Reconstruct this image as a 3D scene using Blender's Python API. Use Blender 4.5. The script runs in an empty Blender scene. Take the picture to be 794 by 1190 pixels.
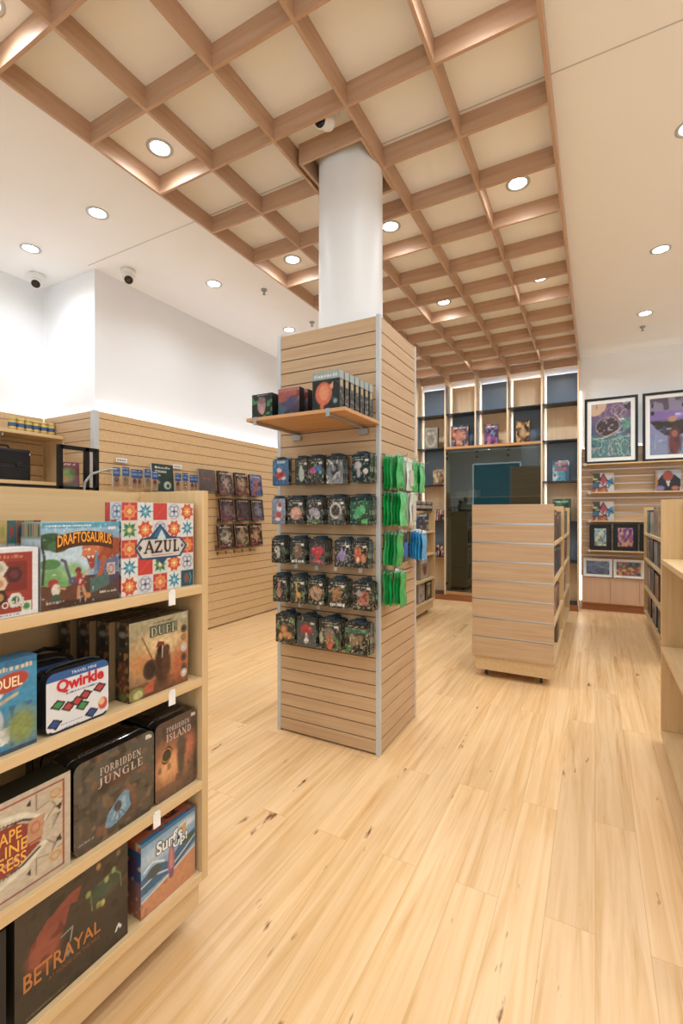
import bpy, math, random
import numpy as np
from mathutils import Vector
C = bpy.context.scene.collection
PI = math.pi
rnd = random.Random(7)
INK = .85

# ------------------------------------------------------------------ colour and materials
def lin(h):
    if not isinstance(h, str): return tuple(h)
    v = [int(h[i:i+2], 16)/255. for i in (0, 2, 4)]
    return tuple((x/12.92 if x <= .04045 else ((x+.055)/1.055)**2.4) for x in v)

def newmat(name):
    m = bpy.data.materials.new(name); m.use_nodes = True
    nt = m.node_tree; nt.nodes.clear()
    out = nt.nodes.new('ShaderNodeOutputMaterial')
    return m, nt, out

def N(nt, kind, **kw):
    n = nt.nodes.new(kind)
    for k, v in kw.items():
        if k.startswith('i_'):
            key = k[2:].replace('_', ' ')
            n.inputs[int(key) if key.isdigit() else key].default_value = v
        else: setattr(n, k, v)
    return n

def plain(name, col, rough=.5, metal=0., var=.04, scale=8., coat=0., trans=0., bump=0., emit=0.):
    m, nt, out = newmat(name)
    b = N(nt, 'ShaderNodeBsdfPrincipled')
    b.inputs['Roughness'].default_value = rough; b.inputs['Metallic'].default_value = metal
    b.inputs['Coat Weight'].default_value = coat; b.inputs['Transmission Weight'].default_value = trans
    tc = N(nt, 'ShaderNodeTexCoord'); no = N(nt, 'ShaderNodeTexNoise'); no.inputs['Scale'].default_value = scale
    nt.links.new(tc.outputs['Object'], no.inputs['Vector'])
    c = lin(col); r = N(nt, 'ShaderNodeMix', data_type='RGBA')
    r.inputs[6].default_value = tuple(max(0, x*(1-var)) for x in c)+(1,)
    r.inputs[7].default_value = tuple(min(1, x*(1+var)) for x in c)+(1,)
    nt.links.new(no.outputs['Fac'], r.inputs[0]); nt.links.new(r.outputs[2], b.inputs['Base Color'])
    if bump:
        bp = N(nt, 'ShaderNodeBump'); bp.inputs['Strength'].default_value = bump
        nt.links.new(no.outputs['Fac'], bp.inputs['Height']); nt.links.new(bp.outputs[0], b.inputs['Normal'])
    if emit:
        b.inputs['Emission Color'].default_value = c+(1,); b.inputs['Emission Strength'].default_value = emit
    nt.links.new(b.outputs[0], out.inputs[0])
    return m

def emis(name, col, s):
    m, nt, out = newmat(name)
    e = N(nt, 'ShaderNodeEmission'); e.inputs[0].default_value = lin(col)+(1,); e.inputs[1].default_value = s
    nt.links.new(e.outputs[0], out.inputs[0]); return m

def wood(name, light, dark, axis='x', rough=.45, fine=1., coat=0.):
    m, nt, out = newmat(name)
    b = N(nt, 'ShaderNodeBsdfPrincipled'); b.inputs['Roughness'].default_value = rough
    b.inputs['Coat Weight'].default_value = coat
    tc = N(nt, 'ShaderNodeTexCoord'); mp = N(nt, 'ShaderNodeMapping')
    s = {'x': (1.2, 26, 26), 'y': (26, 1.2, 26), 'z': (26, 26, 1.2)}[axis]
    mp.inputs['Scale'].default_value = tuple(k*fine for k in s)
    n1 = N(nt, 'ShaderNodeTexNoise'); n1.inputs['Scale'].default_value = 1.6; n1.inputs['Detail'].default_value = 5
    n1.inputs['Roughness'].default_value = .6; n1.inputs['Distortion'].default_value = .4
    r = N(nt, 'ShaderNodeValToRGB'); e = r.color_ramp.elements
    e[0].position = .3; e[0].color = lin(dark)+(1,); e[1].position = .68; e[1].color = lin(light)+(1,)
    nt.links.new(tc.outputs['Object'], mp.inputs['Vector']); nt.links.new(mp.outputs[0], n1.inputs['Vector'])
    nt.links.new(n1.outputs['Fac'], r.inputs[0]); nt.links.new(r.outputs[0], b.inputs['Base Color'])
    nt.links.new(b.outputs[0], out.inputs[0]); return m

def floor_mat():
    m, nt, out = newmat('oak_plank_floor'); L = nt.links.new
    b = N(nt, 'ShaderNodeBsdfPrincipled'); b.inputs['Roughness'].default_value = .34
    tc = N(nt, 'ShaderNodeTexCoord')
    mr = N(nt, 'ShaderNodeMapping'); mr.inputs['Rotation'].default_value = (0, 0, PI/2)
    L(tc.outputs['Object'], mr.inputs['Vector'])
    br = N(nt, 'ShaderNodeTexBrick'); br.offset = .37; br.offset_frequency = 2
    for k, v in {'Scale': 1., 'Mortar Size': .0009, 'Mortar Smooth': .3, 'Bias': 0., 'Brick Width': 1.7, 'Row Height': .15}.items(): br.inputs[k].default_value = v
    br.inputs['Color1'].default_value = (0, 0, 0, 1); br.inputs['Color2'].default_value = (1, 1, 1, 1); br.inputs['Mortar'].default_value = (.3, .3, .3, 1)
    L(mr.outputs[0], br.inputs['Vector'])
    # per plank offset of the grain
    ad = N(nt, 'ShaderNodeVectorMath', operation='MULTIPLY_ADD'); ad.inputs[1].default_value = (7, 11, 3)
    L(br.outputs['Color'], ad.inputs[0]); L(tc.outputs['Object'], ad.inputs[2])
    mg = N(nt, 'ShaderNodeMapping'); mg.inputs['Scale'].default_value = (17, .7, 1); L(ad.outputs[0], mg.inputs['Vector'])
    n1 = N(nt, 'ShaderNodeTexNoise'); n1.inputs['Scale'].default_value = 1.3; n1.inputs['Detail'].default_value = 5; n1.inputs['Roughness'].default_value = .62; n1.inputs['Distortion'].default_value = .9
    L(mg.outputs[0], n1.inputs['Vector'])
    r1 = N(nt, 'ShaderNodeValToRGB'); e = r1.color_ramp.elements
    e[0].position = .26; e[0].color = lin('c9975c')+(1,); e[1].position = .62; e[1].color = lin('edc898')+(1,)
    x = r1.color_ramp.elements.new(.42); x.color = lin('e0b680')+(1,)
    L(n1.outputs['Fac'], r1.inputs[0])
    # knots and dark streaks
    mk = N(nt, 'ShaderNodeMapping'); mk.inputs['Scale'].default_value = (15, 3.2, 1); L(ad.outputs[0], mk.inputs['Vector'])
    n2 = N(nt, 'ShaderNodeTexNoise'); n2.inputs['Scale'].default_value = 1.15; n2.inputs['Detail'].default_value = 4; n2.inputs['Roughness'].default_value = .6
    L(mk.outputs[0], n2.inputs['Vector'])
    r2 = N(nt, 'ShaderNodeValToRGB'); e = r2.color_ramp.elements
    e[0].position = .675; e[0].color = (0, 0, 0, 1); e[1].position = .74; e[1].color = (1, 1, 1, 1)
    L(n2.outputs['Fac'], r2.inputs[0])
    mx = N(nt, 'ShaderNodeMix', data_type='RGBA'); mx.inputs[7].default_value = lin('7c4a22')+(1,)
    L(r2.outputs[0], mx.inputs[0]); L(r1.outputs[0], mx.inputs[6])
    # plank to plank tone, and joints
    ml = N(nt, 'ShaderNodeMix', data_type='RGBA', blend_type='MULTIPLY'); ml.inputs[0].default_value = .09
    L(mx.outputs[2], ml.inputs[6]); L(br.outputs['Color'], ml.inputs[7])
    mj = N(nt, 'ShaderNodeMix', data_type='RGBA'); mj.inputs[7].default_value = lin('c29662')+(1,)
    L(br.outputs['Fac'], mj.inputs[0]); L(ml.outputs[2], mj.inputs[6])
    L(mj.outputs[2], b.inputs['Base Color'])
    L(b.outputs[0], out.inputs[0]); return m

def print_mat(name, rough, coat=0.):
    m, nt, out = newmat(name)
    b = N(nt, 'ShaderNodeBsdfPrincipled'); b.inputs['Roughness'].default_value = rough; b.inputs['Coat Weight'].default_value = coat
    a = N(nt, 'ShaderNodeAttribute'); a.attribute_name = 'Col'
    nt.links.new(a.outputs['Color'], b.inputs['Base Color']); nt.links.new(b.outputs[0], out.inputs[0]); return m

def glass_mat(name, tint, refl, clear):
    m, nt, out = newmat(name)
    t = N(nt, 'ShaderNodeBsdfTransparent'); t.inputs[0].default_value = lin(tint)+(1,)
    g = N(nt, 'ShaderNodeBsdfGlossy'); g.inputs['Roughness'].default_value = .015; g.inputs['Color'].default_value = lin(clear)+(1,)
    fr = N(nt, 'ShaderNodeLayerWeight'); fr.inputs[0].default_value = .25
    mt = N(nt, 'ShaderNodeMath', operation='MULTIPLY_ADD'); mt.inputs[1].default_value = .5; mt.inputs[2].default_value = refl
    nt.links.new(fr.outputs['Fresnel'], mt.inputs[0])
    mx = N(nt, 'ShaderNodeMixShader'); nt.links.new(mt.outputs[0], mx.inputs[0])
    nt.links.new(t.outputs[0], mx.inputs[1]); nt.links.new(g.outputs[0], mx.inputs[2]); nt.links.new(mx.outputs[0], out.inputs[0]); return m

M = dict(
    floor=floor_mat(),
    ceil=plain('ceiling_paint', 'f6f6f6', .8, var=.01), wall=plain('wall_paint', 'f3f5f8', .75, var=.01),
    beam_x=wood('beam_wood_across', 'c9a78c', 'b89376', 'x'), beam_y=wood('beam_wood_along', 'c9a78c', 'b89376', 'y'),
    sx=wood('slat_wood_x', 'c9ac88', 'bb9874', 'x'), sy=wood('slat_wood_y', 'd8b88c', 'caa678', 'y'),
    gx=wood('laminate_x', 'dbbe92', 'd0af7e', 'x', .5), gy=wood('laminate_y', 'dbbe92', 'd0af7e', 'y', .5), gz=wood('laminate_z', 'd8ba8c', 'cbaa79', 'z', .5),
    cz=wood('cabinet_wood', 'd8b496', 'cda788', 'z', .45), bz=wood('bookcase_wood_z', 'f0d4b0', 'e8c8a0', 'z', .5), bx=wood('bookcase_wood_x', 'd2a272', 'bf8b5a', 'x', .45),
    kick=wood('kick_wood', 'a5683c', '8f5730', 'x', .45), brown=wood('brown_slat', '74604c', '64503f', 'x', .4),
    groove=plain('dark_groove', '4a3c30', .6), alu=plain('brushed_aluminium', 'b9bcbd', .32, .85, .05), alu_soft=plain('satin_aluminium', 'c3c7c9', .5, .3, .03),
    steel=plain('steel', '9b9b99', .3, .9), black=plain('black_metal', '17181a', .42, .3), blackp=plain('black_plastic', '141517', .45), dshelf=plain('dark_shelf_board', '262b33', .4),
    navy=plain('blue_grey_panel', '6a7c90', .35, var=.06), white=plain('white_plastic', 'f0f0ee', .4), grey=plain('grey_plastic', '9a9c9c', .5),
    column=plain('column_paint', 'eef2f6', .45, var=.01), rubber=plain('rubber', '2b2b2c', .6), lens=plain('camera_glass', '0a0b0e', .08, coat=1.),
    led=emis('led_tape', 'f4f8ff', 16.), ledv=emis('led_tape_vertical', 'fff6e6', 7.), lamp=emis('downlight_lens', 'ffffff', 14.), teal=emis('lit_shopfront', '4a9aa8', .6),
    glass=glass_mat('cabinet_glass', 'd6dede', .11, 'd8e6e8'), clear=glass_mat('clear_film', 'f4f4f4', .02, 'ffffff'),
    card=print_mat('printed_card', .38), gloss=print_mat('printed_gloss', .22, .6), matte=print_mat('printed_matte', .6),
    paper=plain('white_card', 'e9e9e6', .6), cord=plain('seam_line', 'c4c0bb', .7), greenbag=plain('green_plastic_bag', '22a552', .22, var=.55, scale=38, coat=.6, bump=.4),
    greenbag2=plain('pale_green_plastic_bag', '58c078', .22, var=.4, scale=26, coat=.6, bump=.4),
    whitebag=plain('pale_plastic_bag', 'd0dccd', .25, var=.35, scale=35, coat=.6, bump=.4), bluebag=plain('blue_plastic_bag', '3fa6dd', .25, var=.4, scale=30, coat=.6, bump=.4),
    darkbag=plain('dark_plastic_bag', '30403c', .25, var=.5, scale=40, coat=.6), redbag=plain('red_plastic_bag', '8a4038', .25, var=.6, scale=40, coat=.6),
    fabric=plain('black_fabric', '15161a', .85, var=.3, scale=60, bump=.3), hub=plain('caster_metal', '8d8f90', .3, .8),
    floorlight=plain('alcove_blue', '204a8c', .4))
_cols = {}
def cm(h, rough=.45):
    if (h, rough) not in _cols: _cols[(h, rough)] = plain('ink_'+h, h, rough, var=.02)
    return _cols[(h, rough)]

# ------------------------------------------------------------------ mesh building
class MB:
    def __init__(s): s.v = []; s.f = []; s.m = []; s.sm = []
    def add(s, vs, fs, m=0, smooth=False):
        o = len(s.v); s.v += [tuple(p) for p in vs]
        for f in fs: s.f.append(tuple(o+i for i in f)); s.m.append(m); s.sm.append(smooth)
        return s
    def box(s, x0, x1, y0, y1, z0, z1, m=0):
        vs = [(x, y, z) for z in (z0, z1) for y in (y0, y1) for x in (x0, x1)]
        return s.add(vs, [(0, 2, 3, 1), (4, 5, 7, 6), (0, 1, 5, 4), (2, 6, 7, 3), (0, 4, 6, 2), (1, 3, 7, 5)], m)
    def cyl(s, p0, p1, r0, r1=None, n=16, m=0, cap=True):
        r1 = r0 if r1 is None else r1
        p0 = Vector(p0); p1 = Vector(p1); d = (p1-p0).normalized()
        a = d.cross(Vector((0, 0, 1))) if abs(d.z) < .9 else d.cross(Vector((1, 0, 0))); a.normalize(); b = d.cross(a)
        vs = [p + (a*math.cos(t)+b*math.sin(t))*r for p, r in ((p0, r0), (p1, r1)) for t in [2*PI*i/n for i in range(n)]]
        s.add(vs, [(i, (i+1) % n, n+(i+1) % n, n+i) for i in range(n)], m, True)
        if cap: s.add(vs, [tuple(range(n))[::-1], tuple(range(n, 2*n))], m)
        return s
    def tube(s, pts, r, n=8, m=0):
        for a, b in zip(pts[:-1], pts[1:]): s.cyl(a, b, r, n=n, m=m)
        return s
    def lathe(s, prof, n=20, m=0, c=(0, 0, 0)):
        vs = [(c[0]+r*math.cos(2*PI*i/n), c[1]+r*math.sin(2*PI*i/n), c[2]+z) for r, z in prof for i in range(n)]
        fs = [(k*n+i, k*n+(i+1) % n, (k+1)*n+(i+1) % n, (k+1)*n+i) for k in range(len(prof)-1) for i in range(n)]
        return s.add(vs, fs, m, True)
    def ball(s, c, r, m=0, n=14, sc=(1, 1, 1)):
        k = n//2
        vs = [(c[0]+r*sc[0]*math.sin(PI*j/k)*math.cos(2*PI*i/n), c[1]+r*sc[1]*math.sin(PI*j/k)*math.sin(2*PI*i/n), c[2]+r*sc[2]*math.cos(PI*j/k)) for j in range(k+1) for i in range(n)]
        return s.add(vs, [(j*n+i, (j+1)*n+i, (j+1)*n+(i+1) % n, j*n+(i+1) % n) for j in range(k) for i in range(n)], m, True)
    def build(s, name, mats, parent=None, loc=(0, 0, 0), rot=(0, 0, 0), bevel=0):
        me = bpy.data.meshes.new(name); me.from_pydata(s.v, [], s.f)
        for m in (mats if isinstance(mats, (list, tuple)) else [mats]): me.materials.append(M[m] if isinstance(m, str) else m)
        me.polygons.foreach_set('material_index', s.m); me.polygons.foreach_set('use_smooth', s.sm); me.update()
        o = bpy.data.objects.new(name, me); C.objects.link(o); o.location = loc; o.rotation_euler = rot
        if parent: o.parent = parent
        if bevel:
            b = o.modifiers.new('edge', 'BEVEL'); b.width = bevel; b.segments = 2; b.limit_method = 'ANGLE'; b.angle_limit = 1.0
        return o

def tag(o, label, cat, group=None):
    o['label'] = label; o['category'] = cat
    if group: o['group'] = group
    return o
def struct(o): o['kind'] = 'structure'; return o
def thing(name, label, cat, loc=(0, 0, 0), rz=0, group=None):
    o = bpy.data.objects.new(name, None); C.objects.link(o); o.location = loc; o.rotation_euler = (0, 0, rz); o.empty_display_size = .05
    return tag(o, label, cat, group)
def dup(o, loc, rz=None, label=None, group=None):
    c = o.copy(); C.objects.link(c); c.location = loc
    if rz is not None: c.rotation_euler = (c.rotation_euler[0], c.rotation_euler[1], rz)
    if label: c['label'] = label
    if group: c['group'] = group
    for ch in list(o.children):
        k = ch.copy(); C.objects.link(k); k.parent = c
        for g in list(ch.children):
            q = g.copy(); C.objects.link(q); q.parent = k
    return c

# ------------------------------------------------------------------ printed artwork as per-vertex ink
def vnoise(X, Y, fx, fy, seed):
    g = np.random.RandomState(seed).rand(64, 64)
    x = X*fx; y = Y*fy; xi = np.floor(x).astype(int); yi = np.floor(y).astype(int); a = x-xi; b = y-yi
    a = a*a*(3-2*a); b = b*b*(3-2*b)
    G = lambda i, j: g[i % 64, j % 64]
    return (G(xi, yi)*(1-a)+G(xi+1, yi)*a)*(1-b)+(G(xi, yi+1)*(1-a)+G(xi+1, yi+1)*a)*b

class Art:
    def __init__(s, nx, ny, bg='808080', top=None):
        s.nx, s.ny = nx, ny
        s.X, s.Y = np.meshgrid(np.linspace(0, 1, nx+1), np.linspace(0, 1, ny+1))
        s.e = 1./max(nx, ny)
        s.A = np.zeros((ny+1, nx+1, 3)); s.A[:] = lin(bg)
        if top: s.A = np.array(lin(bg))*(1-s.Y[..., None]) + np.array(lin(top))*s.Y[..., None]
    def put(s, mask, c, a=1.):
        m = (np.clip(mask, 0, 1)*a)[..., None]; s.A = s.A*(1-m)+np.array(lin(c))*m; return s
    def rect(s, x0, y0, x1, y1, c, a=1.): return s.put(((s.X >= x0) & (s.X <= x1) & (s.Y >= y0) & (s.Y <= y1)).astype(float), c, a)
    def ell(s, cx, cy, rx, ry, c, rot=0, a=1., soft=0):
        dx = s.X-cx; dy = s.Y-cy; k, q = math.cos(rot), math.sin(rot)
        d = np.sqrt(((dx*k+dy*q)/rx)**2+((-dx*q+dy*k)/ry)**2)
        w = max(soft, s.e/min(rx, ry)*.7)
        return s.put(.5-(d-1)/(2*w), c, a)
    def ring(s, cx, cy, rx, ry, w, c, a=1.):
        d = np.sqrt(((s.X-cx)/rx)**2+((s.Y-cy)/ry)**2); return s.put(1-np.abs(d-1)/w, c, a)
    def poly(s, pts, c, a=1.):
        ins = np.zeros(s.X.shape, bool); n = len(pts)
        for i in range(n):
            x0, y0 = pts[i]; x1, y1 = pts[(i+1) % n]
            if y0 == y1: continue
            ins ^= ((y0 > s.Y) != (y1 > s.Y)) & (s.X < (x1-x0)*(s.Y-y0)/(y1-y0)+x0)
        return s.put(ins.astype(float), c, a)
    def line(s, pts, w, c, a=1.):
        D = np.full(s.X.shape, 9.)
        for (x0, y0), (x1, y1) in zip(pts[:-1], pts[1:]):
            dx, dy = x1-x0, y1-y0; L = dx*dx+dy*dy+1e-9
            t = np.clip(((s.X-x0)*dx+(s.Y-y0)*dy)/L, 0, 1); D = np.minimum(D, np.hypot(s.X-x0-t*dx, s.Y-y0-t*dy))
        return s.put(.5-(D-w/2)/(s.e*1.2), c, a)
    def speck(s, c, fx, fy, th, seed, a=1., box=None):
        n = vnoise(s.X, s.Y, fx, fy, seed); m = np.clip((n-th)*8, 0, 1)
        if box: m = m*((s.X >= box[0]) & (s.X <= box[2]) & (s.Y >= box[1]) & (s.Y <= box[3]))
        return s.put(m, c, a)
    def grain(s, amp, f=20, seed=1):
        n = vnoise(s.X, s.Y, f, f, seed)[..., None]; s.A = np.clip(s.A*(1+amp*(n-.5)*2), 0, 1); return s
    def scrib(s, x0, x1, y, h, c, seed=3, a=1.):       # a line of small illegible print
        r = random.Random(seed); x = x0
        while x < x1:
            w = r.uniform(.6, 1.6)*h; s.rect(x, y, min(x+w*.55, x1), y+h*r.uniform(.7, 1), c, a); x += w*.85
        return s

def card_mesh(name, w, h, d, art, side='333333', topc=None, mat='card', sideart=None, topart=None, rad=0., lean=0., seamc=None):
    """box standing at the origin, front face at y=0 looking to -Y, depth to +Y"""
    V = []; F = []; K = []
    def grid(o, u, v, A, flip=False):
        ny, nx = A.shape[0]-1, A.shape[1]-1; b = len(V)
        for j in range(ny+1):
            for i in range(nx+1):
                V.append((o[0]+u[0]*i/nx+v[0]*j/ny, o[1]+u[1]*i/nx+v[1]*j/ny, o[2]+u[2]*i/nx+v[2]*j/ny)); K.append(tuple(A[j, i]))
        for j in range(ny):
            for i in range(nx):
                q = (b+j*(nx+1)+i, b+j*(nx+1)+i+1, b+(j+1)*(nx+1)+i+1, b+(j+1)*(nx+1)+i); F.append(q[::-1] if flip else q)
    def flat(c, n=1, m=1):
        A = np.zeros((m+1, n+1, 3)); A[:] = lin(c); return A
    A = art.A if isinstance(art, Art) else art
    topc = topc or side
    SA = sideart.A if sideart else flat(side); TA = topart.A if topart else flat(topc)
    if not rad:
        grid((-w/2, 0, 0), (w, 0, 0), (0, 0, h), A)
        grid((-w/2, d, 0), (0, -d, 0), (0, 0, h), SA)
        grid((w/2, 0, 0), (0, d, 0), (0, 0, h), SA)
        grid((-w/2, 0, h), (w, 0, 0), (0, d, 0), TA)
        grid((-w/2, d, h), (w, 0, 0), (0, 0, -h), flat(side))
        grid((-w/2, d, 0), (w, 0, 0), (0, -d, 0), flat(side))
    else:
        ny, nx = A.shape[0]-1, A.shape[1]-1
        P = {}
        for j in range(ny+1):
            for i in range(nx+1):
                x = -w/2+w*i/nx; z = h*j/ny; cxx = max(-w/2+rad, min(w/2-rad, x)); czz = max(rad, min(h-rad, z))
                dx, dz = (x-cxx)/rad, (z-czz)/rad
                if dx and dz:
                    L = max(abs(dx), abs(dz))/math.hypot(dx, dz); x = cxx+dx*L*rad; z = czz+dz*L*rad
                P[i, j] = len(V); V.append((x, 0, z)); K.append(tuple(A[j, i]))
        for j in range(ny):
            for i in range(nx): F.append((P[i, j], P[i+1, j], P[i+1, j+1], P[i, j+1]))
        per = [(i, 0) for i in range(nx)]+[(nx, j) for j in range(ny)]+[(i, ny) for i in range(nx, 0, -1)]+[(0, j) for j in range(ny, 0, -1)]
        ins = lambda p, k: ((p[0])*(1-k), 0, (p[2]-h/2)*(1-k)+h/2)
        rows = [(0, 0), (.004, .0), (.006, -.0), (d*.45, -.0), (d*.47, .015), (d*.5, .015), (d*.52, 0), (d, 0)]
        prev = None
        for yy, k in rows:
            cur = []
            for ij in per:
                p = ins(V[P[ij]], k); cur.append(len(V)); V.append((p[0], yy, p[2])); K.append(lin(side if p[2] < h*.97 else topc))
            if prev:
                n = len(cur)
                for q in range(n): F.append((prev[(q+1) % n], prev[q], cur[q], cur[(q+1) % n]))
            prev = cur
        F.append(tuple(prev))
    g_ = np.array([.3, .55, .15])
    K = [tuple((.82*np.array(c_)+.18*float(np.dot(c_, g_)))*INK) for c_ in K]
    if lean: V = [(x, y+z*lean, z) for x, y, z in V]
    me = bpy.data.meshes.new(name); me.from_pydata(V, [], F)
    at = me.color_attributes.new('Col', 'FLOAT_COLOR', 'POINT')
    buf = np.ones((len(V), 4), dtype=np.float32); buf[:, :3] = np.array(K, dtype=np.float32); at.data.foreach_set('color', buf.ravel())
    me.materials.append(M[mat]); me.update(); return me

def card(name, label, cat, w, h, d, art, loc, rz=0, group=None, parent=None, **kw):
    o = bpy.data.objects.new(name, card_mesh(name, w, h, d, art, **kw)); C.objects.link(o); o.location = (loc[0], loc[1], loc[2]+.0008); o.rotation_euler = (0, 0, rz)
    if parent: o.parent = parent
    elif label: tag(o, label, cat, group)
    return o

# ------------------------------------------------------------------ lettering
SER = {  # strokes: (x0,y0,x1,y1,thickness) in a 1-high cell; 's' = serif (x,y,halfwidth)
 'A': (.8, [(.08, 0, .4, 1, .07), (.4, 1, .74, 0, .15), (.2, .35, .6, .35, .06)], [(.08, 0, .12), (.73, 0, .14)]),
 'Z': (.7, [(.06, .96, .62, .96, .09), (.6, .95, .1, .05, .15), (.06, .04, .64, .04, .09), (.07, .8, .07, .98, .05), (.63, .02, .63, .22, .05)], []),
 'U': (.8, [(.18, 1, .18, .3, .15), (.18, .3, .3, .06, .13), (.3, .06, .5, .06, .1), (.5, .06, .62, .3, .08), (.62, .3, .62, 1, .07)], [(.18, 1, .14), (.62, 1, .12)]),
 'L': (.62, [(.2, 0, .2, 1, .15), (.1, .04, .56, .04, .08), (.57, .02, .57, .28, .05)], [(.2, 1, .14)]),
 'F': (.6, [(.2, 0, .2, 1, .15), (.1, .96, .56, .96, .08), (.2, .53, .46, .53, .07), (.57, .76, .57, .99, .05)], [(.2, 0, .14)]),
 'E': (.64, [(.2, 0, .2, 1, .15), (.1, .96, .56, .96, .08), (.1, .04, .58, .04, .08), (.2, .52, .46, .52, .07), (.57, .78, .57, .99, .05), (.59, .01, .59, .25, .05)], []),
 'O': (.8, [(.14, .3, .14, .7, .15), (.14, .7, .3, .95, .11), (.3, .96, .5, .96, .08), (.5, .95, .66, .7, .11), (.66, .7, .66, .3, .15), (.66, .3, .5, .05, .11), (.5, .04, .3, .04, .08), (.3, .05, .14, .3, .11)], []),
 'D': (.78, [(.2, 0, .2, 1, .15), (.1, .96, .45, .96, .08), (.45, .95, .64, .7, .12), (.64, .7, .64, .3, .15), (.64, .3, .45, .05, .12), (.45, .04, .1, .04, .08)], []),
 'R': (.74, [(.2, 0, .2, 1, .15), (.1, .96, .45, .96, .08), (.45, .95, .56, .76, .12), (.56, .76, .45, .52, .12), (.45, .5, .2, .5, .07), (.38, .5, .66, 0, .14)], [(.2, 0, .13), (.66, 0, .1)]),
 'B': (.72, [(.2, 0, .2, 1, .15), (.1, .96, .42, .96, .08), (.42, .95, .52, .76, .11), (.52, .76, .42, .53, .11), (.2, .52, .44, .52, .07), (.44, .5, .58, .28, .13), (.58, .28, .44, .05, .13), (.44, .04, .1, .04, .08)], []),
 'I': (.36, [(.18, 0, .18, 1, .15)], [(.18, 0, .15), (.18, 1, .15)]),
 'N': (.84, [(.16, 0, .16, 1, .07), (.14, 1, .66, 0, .15), (.68, 0, .68, 1, .07)], [(.16, 0, .12), (.1, 1, .09), (.68, 1, .12)]),
 'S': (.6, [(.5, .78, .46, .94, .06), (.46, .95, .24, .96, .08), (.24, .95, .12, .76, .12), (.12, .76, .24, .58, .12), (.24, .58, .42, .44, .14), (.42, .44, .5, .25, .12), (.5, .25, .38, .05, .12), (.38, .05, .14, .04, .08), (.1, .04, .1, .24, .05)], []),
 'J': (.5, [(.34, 1, .34, .1, .15), (.34, .1, .22, -.12, .11), (.22, -.12, .06, -.1, .09)], [(.34, 1, .14)]),
 'G': (.8, [(.64, .76, .58, .92, .06), (.58, .94, .3, .96, .08), (.3, .95, .14, .7, .11), (.14, .7, .14, .3, .15), (.14, .3, .3, .05, .11), (.3, .04, .5, .04, .08), (.5, .04, .64, .14, .1), (.64, .0, .64, .42, .13)], [(.62, .42, .13)]),
}
def ser_poly(text):
    x = 0; V = []; F = []
    def seg(x0, y0, x1, y1, t):
        d = Vector((x1-x0, y1-y0)); L = d.length or 1; d /= L; n = Vector((-d.y, d.x))*t/2; a = Vector((x0, y0))-d*t*.25; b = Vector((x1, y1))+d*t*.25
        o = len(V); V.extend([tuple(a+n), tuple(a-n), tuple(b-n), tuple(b+n)]); F.append((o, o+1, o+2, o+3))
    for ch in text:
        if ch == ' ': x += .4; continue
        w, st, sf = SER[ch]
        for a, b, c_, d_, t in st: seg(x+a, b, x+c_, d_, t)
        for a, b, hw in sf: seg(x+a-hw, b+(.025 if b < .5 else -.025), x+a+hw, b+(.025 if b < .5 else -.025), .055)
        x += w+.08
    return V, F
def txt_poly(text, off=0.):
    cu = bpy.data.curves.new('t', 'FONT'); cu.body = text; cu.offset = off; cu.resolution_u = 3
    o = bpy.data.objects.new('t', cu); C.objects.link(o); bpy.context.view_layer.update()
    me = bpy.data.meshes.new_from_object(o.evaluated_get(bpy.context.evaluated_depsgraph_get()))
    V = [(v.co.x, v.co.y) for v in me.vertices]; F = [tuple(p.vertices) for p in me.polygons]
    bpy.data.objects.remove(o); bpy.data.curves.remove(cu); bpy.data.meshes.remove(me); return V, F
def lettering(text, parent, box, col, y=-.0006, serif=False, off=.0, warp=None, out=None, name='title_lettering', lean=0., top=False):
    """box=(x0,z0,x1,z1) on the front face of its parent"""
    jobs = ([(out[0], (out[1]), y)] if out else [])+[(col, 0., y-.0006 if out else y)]
    mb = MB(); mats = []
    x0, z0, x1, z1 = box
    base = ser_poly(text) if serif else txt_poly(text, off)
    bx0 = min(v[0] for v in base[0]); bx1 = max(v[0] for v in base[0]); by0 = min(v[1] for v in base[0]); by1 = max(v[1] for v in base[0])
    for c_, grow, yy in jobs:
        offs = [(0, 0)] if not grow else [(grow*math.cos(t), grow*math.sin(t)) for t in [k*PI/4 for k in range(8)]]
        for k, (ox, oz) in enumerate(offs):
            vs = []
            for a, b in base[0]:
                u = (a-bx0)/(bx1-bx0); v = (b-by0)/(by1-by0)
                if warp: u, v = warp(u, v)
                z = z0+(z1-z0)*v+oz; q = (x0+(x1-x0)*u+ox, yy-k*.00001+lean*z, z)
                vs.append(q)
            mb.add(vs, base[1], len(mats))
        mats.append(cm(c_))
    o = mb.build(name, mats, parent)
    if top: o.rotation_euler = (-PI/2, 0, 0)
    return o
# ------------------------------------------------------------------ the room
HC = 3.586; GB = 3.467
def sbox(name, b, mat): return struct(MB().box(*b).build(name, mat))
sbox('floor', (-5.2, 4.3, -3.2, 7.9, -.1, 0), 'floor')
sbox('ceiling', (-5.2, 4.3, -3.2, 7.9, HC, HC+.1), 'ceil')
sbox('wall_left', (-4.4, -4.01, 2.65, 7.5, 0, HC), 'wall')
sbox('wall_alcove', (-4.95, -4.8, -3.2, 2.65, 0, HC), 'wall')
sbox('wall_return', (-4.8, -4.401, 2.651, 2.75, 0, HC), 'wall')
sbox('wall_back', (-4.4, 4.2, 7.5, 7.65, 0, HC), 'wall')
sbox('wall_right', (4.2, 4.3, -3.1, 7.5, 0, HC), 'wall')
w = MB(); w.box(-5.1, -4.0, -3.1, -3.0, 0, HC); w.box(2.6, 4.2, -3.1, -3.0, 0, HC); w.box(-4.0, 2.6, -3.1, -3.0, 3.2, HC); struct(w.build('wall_front', 'wall'))
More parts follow.
